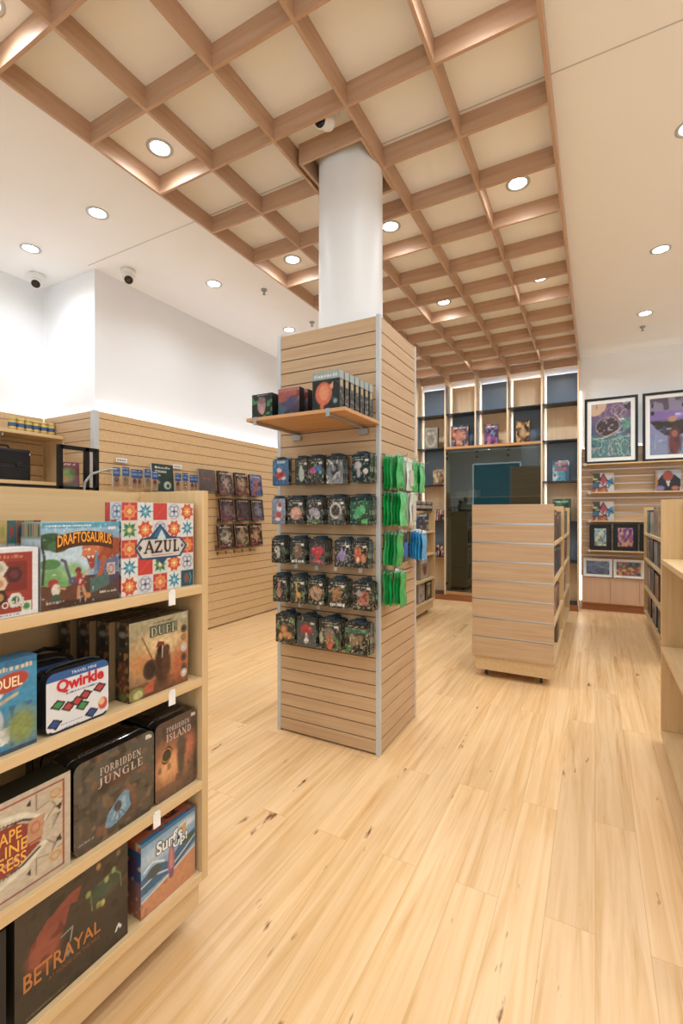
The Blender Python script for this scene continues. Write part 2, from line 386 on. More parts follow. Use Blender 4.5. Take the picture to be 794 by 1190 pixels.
w = MB(); w.box(-3.95, -2.35, -3.06, -3.03, .05, 3.15); struct(w.build('window_1', 'teal'))
# ceiling joint and the small shadow gap line
sbox('trim_1', (-4.01, 4.2, 2.585, 2.592, HC-.002, HC+.001), 'cord')

# ------------------------------------------------------------------ timber ceiling grid
gx = [-2.541, -2.074, -1.607, -1.140, -.673, -.206]
gy = [2.139+.4824*k for k in range(-7, 12)]
grid = thing('ceiling_grid', 'timber lattice of square coffers hanging under the white ceiling', 'ceiling grid', (0, 0, HC))
T = .009
for i, x in enumerate(gx):
    MB().box(-T, T, gy[0], 7.5, GB-HC, 0).build('long_beam', 'beam_y', grid, (x, 0, 0), bevel=.0015)
for y in gy:
    if 2.5 < y < 2.7:
        for a, b in ((gx[0], -1.585), (-1.140, gx[-1])): MB().box(a+T, b-T, -T, T, GB-HC+.0005, 0).build('cross_beam', 'beam_x', grid, (0, y, 0))
    else: MB().box(gx[0]+T, gx[-1]-T, -T, T, GB-HC+.0005, 0).build('cross_beam', 'beam_x', grid, (0, min(y, 7.489), 0))
cb = MB(); z0, z1 = GB-HC-.003, 0
cb.box(-1.575, -1.557, 2.35, 2.84, z0, z1); cb.box(-1.167, -1.1495, 2.35, 2.84, z0, z1); cb.box(-1.557, -1.167, 2.35, 2.368, z0, z1); cb.box(-1.557, -1.167, 2.822, 2.84, z0, z1)
cb.build('column_collar', 'beam_x', grid)

# round column
o = MB().cyl((0, 0, 0), (0, 0, HC), .2, n=64).build('column', 'column', None, (-1.352, 2.6, 0)); tag(o, 'round white structural column rising out of the slatwall tower', 'column')

# ------------------------------------------------------------------ slatwall
def slat(mb, x0, x1, y, z0, z1, pitch, th=.016, gap=.006, first=None, mw=0, mg=1, lip=False):
    """panel in the XZ plane, front face at y, thickness to +Y"""
    mb.box(x0, x1, y+th*.55, y+th, z0, z1, mg)
    z = z0
    nxt = z0+(first or pitch)
    while z < z1-.005:
        t = min(nxt-gap, z1)
        if z1-nxt < .03: t = z1
        mb.box(x0, x1, y, y+th*.56, z, t, mw)
        if lip and t < z1: mb.box(x0, x1, y+.001, y+th*.5, t+gap*.35, t+gap, 2)
        if t == z1: break
        z = nxt; nxt += pitch
    return mb
sw = thing('slatwall', 'long slatted wood panelling along the left wall, lit from its top edge', 'slatwall', (-4.01, 5.05, 0), PI/2)
slat(MB(), -2.4, 2.44, -.06, .02, 2.28, .10, th=.02, gap=.006).build('slatted_board', ['sy', 'groove'], sw)
MB().box(-2.4, 2.44, -.04, -.035, .02, 2.27).build('backing_board', 'gy', sw)
MB().box(-2.4, 2.44, -.03, -.01, 2.262, 2.272).build('light_strip', 'led', sw)
a2 = thing('slatwall', 'slatted wood panelling at the back of the left alcove', 'slatwall', (-4.8, 1.0, 0), PI/2)
slat(MB(), -2.5, 1.6, -.06, .02, 2.28, .10, th=.02).build('slatted_board', ['sy', 'groove'], a2)
MB().box(-2.5, 1.6, -.04, -.02, .02, 2.272).build('backing_board', 'gy', a2)
MB().box(-2.5, 1.6, -.018, -.002, 2.262, 2.272).build('light_strip', 'led', a2)
a3 = thing('slatwall', 'short return of slatted panelling beside the alcove shelf with a pale corner post', 'slatwall', (-4.4, 2.65, 0), 0)
slat(MB(), -.34, .395, -.04, .02, 2.28, .10, th=.02).build('slatted_board', ['sx', 'groove'], a3)
MB().box(-.34, .395, -.02, -.012, .02, 2.275).build('backing_board', 'gx', a3)
MB().box(.395, .452, -.045, -.0, .02, 2.285).build('corner_post', 'alu_soft', a3)
MB().box(-.34, .39, -.011, -.001, 2.262, 2.272).build('light_strip', 'led', a3)

# ------------------------------------------------------------------ the slatwall tower round the column
X0, X1, Y0, Y1, ZT = -1.751, -1.05, 2.37, 2.97, 2.463
tw = thing('slatwall_tower', 'square wood slatwall tower with grey metal corners around the column', 'display tower', ((X0+X1)/2, (Y0+Y1)/2, 0))
hw, hd = (X1-X0)/2, (Y1-Y0)/2
P = .0762
for nm, wd, dist, rz in (('front', hw, hd, 0), ('right', hd, hw, PI/2), ('back', hw, hd, PI), ('left', hd, hw, -PI/2)):
    p = slat(MB(), -wd+.022, wd-.022, -dist+.003, .012, ZT-.01, P, th=.018, gap=.0058).build('slatted_panel', ['sx', 'groove'], tw, rot=(0, 0, rz))
for sx_, sy_ in ((-1, -1), (1, -1), (1, 1), (-1, 1)):
    c = MB(); ax, ay = sx_*hw, sy_*hd; bx, by = ax-sx_*.026, ay-sy_*.026
    c.box(min(ax, bx), max(ax, bx), min(ay, by), max(ay, by), 0, ZT); c.build('corner_trim', 'alu_soft', tw, bevel=.003)
MB().box(-hw+.02, hw-.02, -hd+.02, -hd+.04, ZT-.02, ZT-.008).build('top_rail', 'gx', tw)

# shelf on the tower
sh = thing('bracket_shelf', 'wood shelf on metal brackets, high on the front of the slatwall tower', 'shelf', (-1.35, 2.37, 1.845))
MB().box(-.305, .3, -.41, -.001, 0, .018).build('shelf_board', 'bx', sh, bevel=.001)
for bx in (-.245, .205):
    b = MB(); b.box(bx-.006, bx+.006, -.4, -.0, -.018, -.001); b.box(bx-.011, bx+.011, -.411, -.4, -.02, .02); b.box(bx-.03, bx+.03, -.025, .003, -.05, -.018); b.build('bracket', 'alu', sh)

# ------------------------------------------------------------------ gondolas (double sided shelf units on casters)
def gondola(label, cx, y0, y1, half=.31, sides=(1, -1), slat_end=False, group=None, top=1.425, shelves=(1.12, .82, .485, .185), fill_end=True):
    L = y1-y0; g = thing('shelf_unit', label, 'shelf unit', (cx, y0, 0), 0, group)
    pl = MB().box(-half+.022, half-.022, .02, L-.02, .062, .158).build('plinth', 'gy', g)
    t = .026
    xa, xb = (-half if -1 in sides else -.012), (half if 1 in sides else .012)
    if slat_end:
        e = MB(); e.box(xa, xb, .02, .04, .158, top); e.build('end_panel', 'gz', g)
        s_ = MB(); slat(s_, xa, xb, .0, .18, top, .154, th=.02, gap=.014, first=.170, lip=True); s_.build('slatted_end', ['sx', 'alu', 'alu'], g)
    else: MB().box(xa, xb, 0, t, .158, top).build('end_panel', 'gz', g, bevel=.0015)
    MB().box(xa, xb, L-t, L, .158, top).build('end_panel', 'gz', g, bevel=.0015)
    MB().box(-.009, .009, t if not slat_end else .04, L-t, .19, top).build('back_panel', 'gy', g)
    ya = .04 if slat_end else t
    for s in sides:
        MB().box(min(s*.009, s*half), max(s*.009, s*half), ya, L-t, .158, .188).build('base_shelf', 'gy', g, bevel=.0015)
        for z in shelves[:-1]:
            MB().box(min(s*.009, s*(half)), max(s*.009, s*(half)), ya, L-t, z-.028, z).build('shelf', 'gy', g, bevel=.0015)
        r = MB()
        for z in (.95, .65, .34, 1.28): r.box(min(s*.009, s*.013), max(s*.009, s*.013), ya, L-t, z-.006, z+.006)
        r.build('slat_rail', 'alu', g)
    for x in (-half+.1, half-.1):
        for y in (.1, L-.1):
            c = MB(); c.box(x-.02, x+.02, y-.025, y+.025, .054, .062, 0); c.box(x-.014, x-.011, y-.018, y+.018, .02, .056, 0); c.box(x+.011, x+.014, y-.018, y+.018, .02, .056, 0)
            k = c.build('caster', 'hub', g); MB().cyl((x-.009, y, .0215), (x+.009, y, .0215), .0215, n=18).build('wheel', 'rubber', k)
    return g
g0 = gondola('nearest shelf unit on the left, four wood shelves of board games', -1.43, -.13, 1.136)
g1 = gondola('mid-floor shelf unit with slatted wood end panel facing the viewer', -.591, 3.93, 5.2, slat_end=True, half=.311)
g2 = gondola('shelf unit directly behind the one with the slatted end panel', -.591, 5.24, 6.45, half=.311)
g3 = gondola('small shelf unit seen behind the right edge of the slatwall tower', -2.26, 5.0, 6.29, half=.31, top=1.39)
g4 = gondola('shelf unit on the right, below the framed posters', .83, 4.9, 6.74, half=.31)
# nearest right unit: open wide shelves, seen end on
g5 = thing('shelf_unit', 'nearest shelf unit on the right edge, plain light wood with deep empty shelves', 'shelf unit', (.34, 3.33, 0))
MB().box(0, .62, -.026, 0, .075, 1.432).build('end_panel', 'gz', g5, bevel=.0015)
MB().box(.30, .318, -1.9, -.026, .075, 1.432).build('back_panel', 'gy', g5)
MB().box(.108, .128, -.06, -.026, .1, 1.43).build('upright', 'gz', g5)
for z in (1.085, .572): MB().box(0, .3, -1.9, -.026, z-.028, z).build('shelf', 'gy', g5, bevel=.0015)
MB().box(0, .62, -1.9, 0, .045, .075).build('base_shelf', 'gy', g5, bevel=.0015)
for x in (.1, .5):
    for y in (-.1, -1.8): MB().cyl((x-.01, y, .0225), (x+.01, y, .0225), .0225, n=16).build('wheel', 'rubber', g5)

# ------------------------------------------------------------------ bookcase across the back wall
fx = gx
bk = thing('display_bookcase', 'full height open bookcase with dark and pale panels across the back wall', 'bookcase', (0, 7.2, 0))
for i, x in enumerate(fx): MB().box(x-.01, x+.01, 0, .298, 2.393 if i in (2, 3) else .0, GB-.002).build('upright', 'bz', bk)
zr = [.68, 1.245, 1.81, 2.39, 2.913, 3.385]
zr0 = [.10]+zr
for b in range(5):
    xa, xb = fx[b]+.01, fx[b+1]-.01
    for r in range(6):
        za, zb = zr0[r], zr0[r+1]
        if 1 <= b <= 3 and r < 4: continue
        dark = ((b+r) % 2 == 1)
        if b == 4: dark = r in (5, 3, 1)
        if b == 0: dark = r in (5, 3, 1)
        p_ = MB().box(xa+.035, xb-.002, .262, .276, za+.0, zb-.012).build('back_panel', 'navy' if dark else 'bz', bk)
        q_ = MB().box(xa, xa+.006, .03, .24, za+.0, zb-.014).build('side_panel', 'bz' if dark else 'navy', bk)
    for r, z in enumerate(zr):
        if 1 <= b <= 3 and r < 3: continue
        if 1 <= b <= 3 and r == 3: continue
        if r == 5: continue
        MB().box(xa, xb, .0, .262, z-.014, z).build('shelf', 'dshelf', bk)
MB().box(fx[1]+.01, fx[4]-.01, -.005, .262, 2.355, 2.392).build('shelf', 'bx', bk)
for b in (0, 4): MB().box(fx[b]+.01, fx[b+1]-.01, 0, .26, 0, .1).build('plinth', 'dshelf', bk)
MB().box(fx[0], fx[5], -.012, -.001, 0, .085).build('kick_board', 'kick', bk)
for b in range(5):
    MB().box(fx[b]+.05, fx[b+1]-.02, .286, .294, 3.350, 3.358).build('light_strip', 'led', bk)
    for r in ((0, 1, 2, 3, 4, 5) if b in (0, 4) else (4, 5)):
        MB().box(fx[b]+.05, fx[b]+.056, .280, .286, zr0[r]+.03, zr0[r+1]-.05).build('light_strip', 'ledv', bk)
# glass fronted cabinet in the middle three bays
gc = bpy.data.objects.new('glass_cabinet', None); C.objects.link(gc); gc.parent = bk; gc.location = ((fx[1]+fx[4])/2, .015, 0)
W = (fx[4]-fx[1])/2-.012
MB().box(-W, W, .0, .25, .085, .135).build('base', 'bx', gc)
s_ = MB(); slat(s_, -W, W, .25, .135, 2.34, .10, th=.02, gap=.006); s_.build('slatted_back', ['brown', 'groove'], gc)
MB().box(-W, -W+.015, .02, .25, .135, 1.3).build('side_panel', 'bz', gc)
MB().box(-W+.015, W, .05, .25, 1.6, 1.615).build('inner_shelf', 'bx', gc)
MB().box(-W+.015, W, .08, .25, 1.41, 1.42).build('inner_shelf', 'dshelf', gc)
for k in range(3):
    a = -W+k*2*W/3; dr = MB().box(a+.003, a+2*W/3-.003, .0, .006, .14, 2.345).build('glass_door', 'glass', gc)
    for z in (2.28, 2.2, .24): MB().box(a+.003, a+.03, -.006, .012, z, z+.03).build('hinge', 'black', dr)
    
# ------------------------------------------------------------------ right part of the back wall
rw = thing('slatwall', 'slatted wood panelling on the back wall under the framed posters', 'slatwall', (1.5, 7.5, 0))
slat(MB(), -1.675, 2.6, -.04, .475, 2.27, .10, th=.02, gap=.012, lip=True).build('slatted_board', ['sx', 'alu', 'alu'], rw)
MB().box(-1.675, 2.6, -.02, -.012, .475, 2.262).build('backing_board', 'gx', rw)
MB().box(-1.675, 2.6, -.011, -.002, 2.252, 2.262).build('light_strip', 'led', rw)
MB().box(-1.690, -1.684, -.012, -.004, .12, 3.1).build('light_strip', 'ledv', rw)
lc = thing('low_cabinet', 'low plain wood cupboard doors at the foot of the back wall', 'cabinet', (1.5, 7.5, 0))
MB().box(-1.66, 2.6, -.085, -.001, .1, .472).build('body', 'cz', lc)
for k in range(8): MB().box(-1.655+k*.34, -1.655+k*.34+.336, -.1, -.086, .115, .47).build('door', 'cz', lc)
MB().box(-1.66, 2.6, -.07, -.001, 0, .1).build('kick_board', 'kick', lc)
def wshelf(label, x0, x1, z, dep=.2, mat='gx'):
    s = thing('wall_shelf', label, 'shelf', ((x0+x1)/2, 7.46, z)); h = (x1-x0)/2
    MB().box(-h, h, -dep, -.001, -.016, 0).build('shelf_board', mat, s)
    for x in (-h+.03, 0, h-.03):
        b = MB(); b.box(x-.012, x+.012, -dep-.004, -dep+.01, -.03, .012); b.box(x-.01, x+.01, -dep+.01, -.001, -.024, -.016); b.build('bracket', 'alu', s)
    return s
wshelf('long wood shelf on the back wall carrying the two framed posters', -.15, 3.2, 2.035, .22)
wshelf('wood shelf on the back wall holding the small square pictures, upper one', -.1, 3.2, 1.648, .16)
wshelf('thin shelf on the back wall under the lower square picture', -.1, 3.2, 1.255, .1)
wshelf('shelf under the two dark framed pictures on the back wall', -.1, 3.2, .848, .16)

# ------------------------------------------------------------------ left alcove shelving
al = thing('alcove_shelving', 'long wood shelf unit in the left alcove holding tins and the black case', 'shelf unit', (-4.74, 1.0, 0))
MB().box(.0, .33, -2.4, 1.6, 2.05, 2.08).build('shelf', 'gy', al, bevel=.001)
MB().box(.0, .36, -2.4, 1.6, 1.61, 1.64).build('shelf', 'gy', al, bevel=.001)
MB().box(.0, .36, -2.4, 1.6, .1, .14).build('shelf', 'gy', al)
MB().box(.0, .36, -2.42, -2.4, 0, 2.08).build('end_panel', 'gz', al)
MB().box(.0, .33, 1.6, 1.608, 0, 2.05).build('end_panel', 'gz', al)
for y in (-1.5, -.2, 1.1):
    MB().box(.0, .3, y-.008, y+.008, 2.02, 2.05).build('bracket', 'alu', al)

# ------------------------------------------------------------------ ceiling fittings
def downlight(x, y, e=22, label=None):
    d = thing('downlight', label, 'downlight', (x, y, HC), 0, 'round recessed downlights')
    MB().lathe([(.078, 0), (.078, -.004), (.060, -.006), (.056, -.001)], 28).build('trim_ring', 'alu_soft', d)
    MB().lathe([(.056, -.002), (.03, -.003), (.0005, -.003)], 24).build('lens', 'lamp', d)
    l = bpy.data.lights.new('lamp', 'SPOT'); l.energy = e; l.spot_size = math.radians(160); l.spot_blend = .9; l.shadow_soft_size = .055; l.color = (.88, .95, 1)
    lo = bpy.data.objects.new('lamp', l); C.objects.link(lo); lo.location = (0, 0, -.02); lo.parent = d
    return d
DL = [(-3.25, 2.17, 'recessed downlight on the white ceiling nearest the alcove corner'), (-4.18, 2.19, 'recessed downlight at the far left, above the alcove near its camera'),
      (-3.257, 3.38, 'recessed downlight on the left ceiling, second in the row along the left wall'), (-3.266, 4.66, 'recessed downlight on the left ceiling just left of the tower top'),
      (-3.26, 6.1, None), (.486, 3.33, 'recessed downlight cut by the right edge of the picture'), (.486, 4.75, 'recessed downlight on the right ceiling, middle of the row'),
      (.489, 6.18, 'recessed downlight on the right ceiling next to the sprinkler'),
      (-2.33, 1.03, 'recessed downlight in the coffer at the top left corner'), (-2.337, 1.967, 'recessed downlight in the coffer left of the column, the largest one'),
      (-2.34, 3.39, 'recessed downlight in a coffer beside the left side of the column'), (-1.399, 3.362, 'recessed downlight in a coffer just right of the column'),
      (-.46, 3.337, 'recessed downlight in a coffer on the right edge, nearer one'), (-.46, 4.779, 'recessed downlight in a coffer on the right edge, farther one'),
      (-1.405, 4.835, 'recessed downlight in a coffer between column and far right lamp'), (-.46, 1.9, None), (-2.34, 4.8, None), (-1.4, 6.62, 'recessed downlight in the coffers close to the back bookcase'),
      (-.46, 6.62, 'recessed downlight in the last right coffers before the bookcase'), (-2.34, 6.62, None), (-1.4, .6, None), (-.46, .6, None)]
for x in (1.45, 2.4, 3.35):
    for y in (.6, 2.0, 3.35, 4.75, 6.18): DL.append((x, y, None))
for x, y in ((-3.25, .8), (-4.2, .8), (.49, .6), (.49, 2.0), (-3.25, -.9), (-1.4, -.9), (.49, -.9), (2.4, -.9), (-3.25, -2.2), (-1.4, -2.2), (.49, -2.2)): DL.append((x, y, None))
for x, y, lb in DL: downlight(x, y, 34 if y > 6 else 22, lb or 'recessed downlight outside the picture, in the rest of the shop ceiling')

def dome_cam(x, y, z, rz, label, tilt=.7, s=1.):
    c = thing('security_camera', label, 'security camera', (x, y, z), rz)
    MB().lathe([(.0005, 0), (.052*s, 0), (.055*s, -.02*s), (.045*s, -.035*s), (.0005, -.036*s)], 24).build('mount', 'white', c)
    b = MB(); b.ball((0, 0, -.052*s), .04*s); d = Vector((0, -math.cos(tilt), -math.sin(tilt)))
    p = Vector((0, 0, -.052*s)); b.cyl(p+d*.01*s, p+d*.055*s, .036*s, .034*s, 20); b.build('head', 'white', c)
    q = MB().cyl(p+d*.05*s, p+d*.0565*s, .029*s, n=20).build('lens_plate', 'blackp', c)
    l = MB().cyl(p+d*.056*s, p+d*.062*s, .012*s, n=16); 
    for k in range(4):
        t = k*PI/2+.6; u = Vector((1, 0, 0)); v = d.cross(u); w_ = p+(u*math.cos(t)+v*math.sin(t))*.019*s; l.cyl(w_+d*.056*s, w_+d*.058*s, .005*s, n=10)
    l.build('lens', 'lens', q)
dome_cam(-4.587, 2.459, HC, .9, 'white turret security camera at the ceiling above the alcove', s=1.25)
dome_cam(-3.77, 2.817, HC, 1.0, 'white turret security camera at the ceiling by the outer wall corner', s=1.25)
dome_cam(-1.30, 2.22, HC-.0, -.2, 'security camera with black face fixed in a coffer above the column', .5, s=1.25)
def sprinkler(x, y, label):
    s = MB(); s.cyl((0, 0, 0), (0, 0, -.012), .03, n=20); s.cyl((0, 0, -.012), (0, 0, -.05), .008, n=10); s.cyl((0, 0, -.05), (0, 0, -.053), .017, n=14)
    s.cyl((-.01, 0, -.012), (-.008, 0, -.05), .002, n=6); s.cyl((.01, 0, -.012), (.008, 0, -.05), .002, n=6)
    tag(s.build('sprinkler', 'grey', None, (x, y, HC)), label, 'sprinkler', None)
sprinkler(-2.899, 3.704, 'small sprinkler head on the white ceiling left of the column')
sprinkler(.496, 6.603, 'small sprinkler head on the right ceiling before the back wall')
sprinkler(-2.9, 4.6, 'small sprinkler head just above the left top corner of the tower')

# ------------------------------------------------------------------ camera, world, output look
cd = bpy.data.cameras.new('camera'); cam = bpy.data.objects.new('camera', cd); C.objects.link(cam)
cam.location = (0, 0, 1.35); cam.rotation_euler = (PI/2, 0, math.atan(295/541.))
cd.sensor_fit = 'HORIZONTAL'; cd.sensor_width = 36; cd.lens = 541/794*36; cd.shift_y = 2/794; cd.clip_start = .05
bpy.context.scene.camera = cam
wd = bpy.data.worlds.new('mall_daylight'); bpy.context.scene.world = wd; wd.use_nodes = True
wd.node_tree.nodes['Background'].inputs[0].default_value = (.95, .98, 1, 1); wd.node_tree.nodes['Background'].inputs[1].default_value = 1.2
vs = bpy.context.scene.view_settings; vs.view_transform = 'Standard'; vs.look = 'None'; vs.gamma = 1; vs.use_curve_mapping = False; vs.exposure = 0.52
# ------------------------------------------------------------------ board games on the nearest unit (front faces look to +X)
RX = PI/2; FXX = -1.137
def game(name, label, y0, y1, z0, h, d, art, x=FXX, group=None, rz=RX, **kw):
    return card(name, label, 'board game', y1-y0, h, d, art, (x, (y0+y1)/2, z0), rz, group, **kw)
def spinelines(n, cols, seed=1, nx=40, ny=20):
    a = Art(nx, ny, '222222'); r = random.Random(seed)
    for i in range(n): a.rect(i/n, 0, (i+1)/n, 1, r.choice(cols))
    return a
# tile pattern game
def tile_art(n=5, nx=120):
    a = Art(nx, nx, 'd9d8d2')
    pat = ['RsBR2k', 'GobOb', 'Rxxxo', 'bRgo2', 'okRbt']
    rows = [['f', 'b', 'R', 'k', 'o'], ['g', 'o', 'k', 'o', 'b'], ['F', 'k', 'k', 'k', 'F'], ['b', 'R', 'g', 'o', 'k'], ['o', 'k', 'f', 'b', 't']]
    g = .006
    for j in range(5):
        for i in range(5):
            x0, y0 = i/5+g, 1-(j+1)/5+g; s = .2-2*g; cx, cy = x0+s/2, y0+s/2; t = rows[j][i]
            def star(R, r, c, n=8, ph=0):
                R *= 1.1; r *= 1.25
                a.poly([(cx+(R if k % 2 == 0 else r)*math.cos(ph+k*PI/n), cy+(R if k % 2 == 0 else r)*math.sin(ph+k*PI/n)) for k in range(2*n)], c)
            if t == 'R': a.rect(x0, y0, x0+s, y0+s, 'd92a22'); a.line([(x0+.03, y0+.03), (x0+s-.03, y0+s-.03)], .012, 'e8493a')
            if t == 'b': a.rect(x0, y0, x0+s, y0+s, 'dfe7e6'); star(.092, .035, '1b7fa6'); star(.045, .02, '57b4c8', ph=.39); a.ell(cx, cy, .012, .012, 'f0f0e8')
            if t in 'fF': a.rect(x0, y0, x0+s, y0+s, 'cf2b22'); star(.085, .055, 'f08a3c'); a.ell(cx, cy, .045, .045, 'd9402a'); star(.035, .02, 'f6c06a')
            if t == 'o': a.rect(x0, y0, x0+s, y0+s, 'ecdfd0'); star(.095, .06, 'd8421f', ph=.39); star(.06, .035, 'f09a3a'); star(.03, .012, 'fbe3a2', 4)
            if t == 'k':
                a.rect(x0, y0, x0+s, y0+s, 'dcdde0')
                for q in range(4): a.ring(cx+.043*math.cos(q*PI/2+.785), cy+.043*math.sin(q*PI/2+.785), .03, .03, .3, '27407e')
                a.ell(cx, cy, .016, .016, '27407e'); a.ring(cx, cy, .085, .085, .09, '5268a0', .7)
            if t == 'g': a.rect(x0, y0, x0+s, y0+s, 'd5dccb'); star(.09, .04, '2c7a58', 4, .785); star(.08, .03, '5f9a4e', 4); a.ell(cx, cy, .025, .025, 'e6d9a2')
            if t == 't': a.rect(x0, y0, x0+s, y0+s, '12556b'); a.ell(cx-.01, cy, .04, .06, '8a5a48'); a.line([(cx+.04, cy-.06), (cx+.06, cy), (cx+.04, cy+.06)], .012, '5fb3c4')
    # plaque
    a.poly([(.16, .5), (.24, .6), (.36, .62), (.5, .76), (.64, .62), (.8, .6), (.9, .5), (.8, .37), (.6, .36), (.53, .29), (.46, .36), (.24, .37)], '174f78')
    a.poly([(.4, .61), (.5, .73), (.6, .61)], '1f6f98'); a.poly([(.46, .6), (.52, .7), (.58, .6), (.52, .56)], 'c9dfe4')
    a.poly([(.19, .5), (.26, .585), (.78, .585), (.86, .5), (.78, .39), (.26, .39)], 'd9d4cc'); a.poly([(.2, .5), (.23, .53), (.26, .5), (.23, .46)], '3b3230'); a.poly([(.8, .5), (.82, .53), (.845, .5), (.82, .47)], '5a4a48')
    a.rect(.38, .405, .68, .412, 'c84a3c')
    return a
ta = tile_art()
tsd = Art(30, 120, 'd9d8d2'); tsd.A[:] = ta.A[:, 62:93]; tsd.A[0:98] = ta.A[20:118, 2:33]
az = game('board_game_box', 'square board game with red, blue and white painted tile pattern', .828, 1.088, 1.12, .262, .07, ta, side='cfd4d0', topc='d6d6d0', sideart=tsd)
lettering('AZUL', az, (-.058, .113, .07, .151), '3a2b2a', serif=True, out=('8a7c74', .0016))
if 0: az2 = game('board_game_box', 'second tile pattern board game standing behind and left of the front copy', .775, 1.035, 1.12, .262, .07, ta, x=FXX-.085, side='cfd4d0')
# dinosaur game
a = Art(110, 110, '4a3326', '8fc3e4')
a.rect(0, .3, 1, .8, '9cc8e2', .8); a.ell(.45, .6, .5, .25, 'c6e0ee', soft=.5, a=.9); a.ell(.2, .35, .35, .14, '6da85c', soft=.3); a.ell(.35, .42, .14, .1, '8cc07a', soft=.3)
a.ell(.12, .78, .2, .1, '2f5a36'); a.ell(.2, .72, .12, .07, '3f7340'); a.ell(.1, .52, .13, .06, '4c8a44'); a.line([(.0, .8), (.04, .6), (.02, .3)], .03, '3c3a2a')
a.line([(.24, .56), (.28, .54), (.3, .45), (.34, .33), (.42, .3)], .035, '5e5478'); a.ell(.4, .3, .08, .05, '5e5478')
a.poly([(0, .28), (.3, .24), (.7, .36), (.7, .1), (0, .0)], '6d4028'); a.poly([(.52, .35), (1, .35), (1, .05), (.5, .05)], '5a4238')
a.ell(.82, .55, .22, .3, '4a4a86', a=.85, soft=.3)
a.ell(.84, .66, .24, .13, 'a8481e', .25); a.ell(.63, .69, .14, .1, 'c9602a'); a.poly([(.5, .68), (.48, .6), (.6, .52), (.7, .58), (.72, .72)], 'd9743a'); a.poly([(.53, .6), (.6, .42), (.68, .45), (.7, .58)], 'a83c20')
a.poly([(.55, .585), (.58, .55), (.6, .585), (.63, .55), (.65, .585)], 'f2e8d4'); a.line([(.78, .55), (.74, .35), (.66, .28)], .06, 'b85a2c'); a.line([(.68, .62), (.66, .36)], .03, '5a94b8')
a.ell(.58, .665, .012, .012, 'fff0c0')
a.ell(.44, .42, .04, .04, '8a2c1c'); a.ell(.47, .3, .05, .1, 'a62c2c', .3); a.line([(.5, .34), (.58, .42)], .025, 'd8a07a'); a.line([(.45, .22), (.44, .08)], .04, 'c98a62'); a.line([(.5, .22), (.53, .12)], .035, 'c98a62')
a.ell(.14, .3, .06, .05, 'b02c20'); a.ell(.17, .22, .05, .07, 'e0d6c2'); a.line([(.2, .24), (.28, .22)], .02, 'd8a07a'); a.ell(.17, .12, .06, .05, '3c5a44'); a.ell(.56, .1, .04, .04, 'd8842c')
a.rect(0, .93, 1, 1, '4aa8c8'); a.scrib(.05, .6, .95, .022, 'e8f4f4', 4); a.rect(.84, .9, .95, .94, 'e6e6e2'); a.rect(.82, .32, .94, .48, 'c9b8ae'); a.ring(.88, .4, .035, .05, .3, 'a04038')
a.poly([(.6, .3), (.84, .36), (.86, .2), (.6, .12)], '4d7068'); a.scrib(.72, .96, .1, .03, 'd8cfc0', 5); a.scrib(.06, .28, .06, .03, 'd8cfc0', 6); a.ell(.36, .05, .3, .03, '4a2c1c', soft=.4)
a.speck('f2f6f6', 30, 30, .86, 3, .6); a.grain(.14, 34, 5)
dsd = Art(24, 40, 'a9bccb', 'b8c8d2'); dsd.rect(0, .82, 1, 1, '8a9a8a'); [dsd.rect(q/8, .84, q/8+.07, .98, ['2c6a5a', 'b8603c', '8a9a4a', '5a3c34'][q % 4]) for q in range(8)]; dsd.speck('8aa878', 5, 8, .7, 3, .5)
b = game('board_game_box', 'board game with an orange dinosaur roaring at two children', .618, .822, 1.12, .208, .085, a, side='9fb4c4', topc='4aa8c8', sideart=dsd)
arch = lambda u, v: (u, v*.72+.28-1.1*(u-.5)**2)
mb = MB(); n = 12
vs = []
for k in range(n+1):
    u = k/n; zz = .170-.028*(u-.5)**2*4*.5; vs += [(-.068+.15*u, -.0005, zz-.021), (-.068+.15*u, -.0005, zz+.016)]
mb.add(vs, [(2*k, 2*k+2, 2*k+3, 2*k+1) for k in range(n)]); mb.build('title_banner', cm('4a2c1a'), b)
lettering('DRAFTOSAURUS', b, (-.064, .147, .078, .185), 'f0a23a', y=-.0012, off=.018, warp=arch)
# hexagon game, off the left edge
a = Art(110, 60, 'a8301f'); a.rect(0, 0, 1, .06, 'e9e9e9'); a.rect(0, .94, 1, 1, 'e9e9e9'); a.rect(.95, 0, 1, 1, 'e9e9e9'); a.rect(0, 0, .05, 1, 'e9e9e9')
a.rect(.5, .38, .9, .8, '6a1c14', .6)
def hexa(cx, cy, r, c, c2): a.poly([(cx+r*math.cos(k*PI/3), cy+r*1.75*math.sin(k*PI/3)) for k in range(6)], c); a.ell(cx, cy, r*.5, r*.85, c2)
hexa(.68, .72, .07, 'd9d3bf', 'b3ac92'); hexa(.80, .62, .07, '4b2a2c', '7a2c34'); hexa(.68, .50, .07, 'dfc9a4', 'c98a62'); hexa(.68, .30, .07, '3a2a26', 'c08a3a'); hexa(.81, .24, .065, 'dfe0cf', '2f6a44'); hexa(.57, .6, .06, 'cfc7aa', '6a5a44')
a.scrib(.45, .88, .86, .05, 'd87a4a', 8); a.rect(.86, .06, .94, .2, 'dfe6cc'); a.ell(.9, .13, .03, .05, '3f8a4a'); a.scrib(.5, .84, .02, .03, '6a6a6a', 9); a.grain(.08, 40, 8)
b = game('board_game_box', 'white edged red board game with round and hexagonal tokens, partly off the left edge', .36, .612, 1.12, .152, .07, a, side='e6e6e6', topc='ececec')
lettering('ocki', b, (.05, .02, .096, .042), 'c9c0b8', off=.01)
cols = ['2c6a66', '8a5a2c', '9a9a3c', 'a83c3c', '3a4a6a', '6a8a4c', '55504a', 'c9a24a']
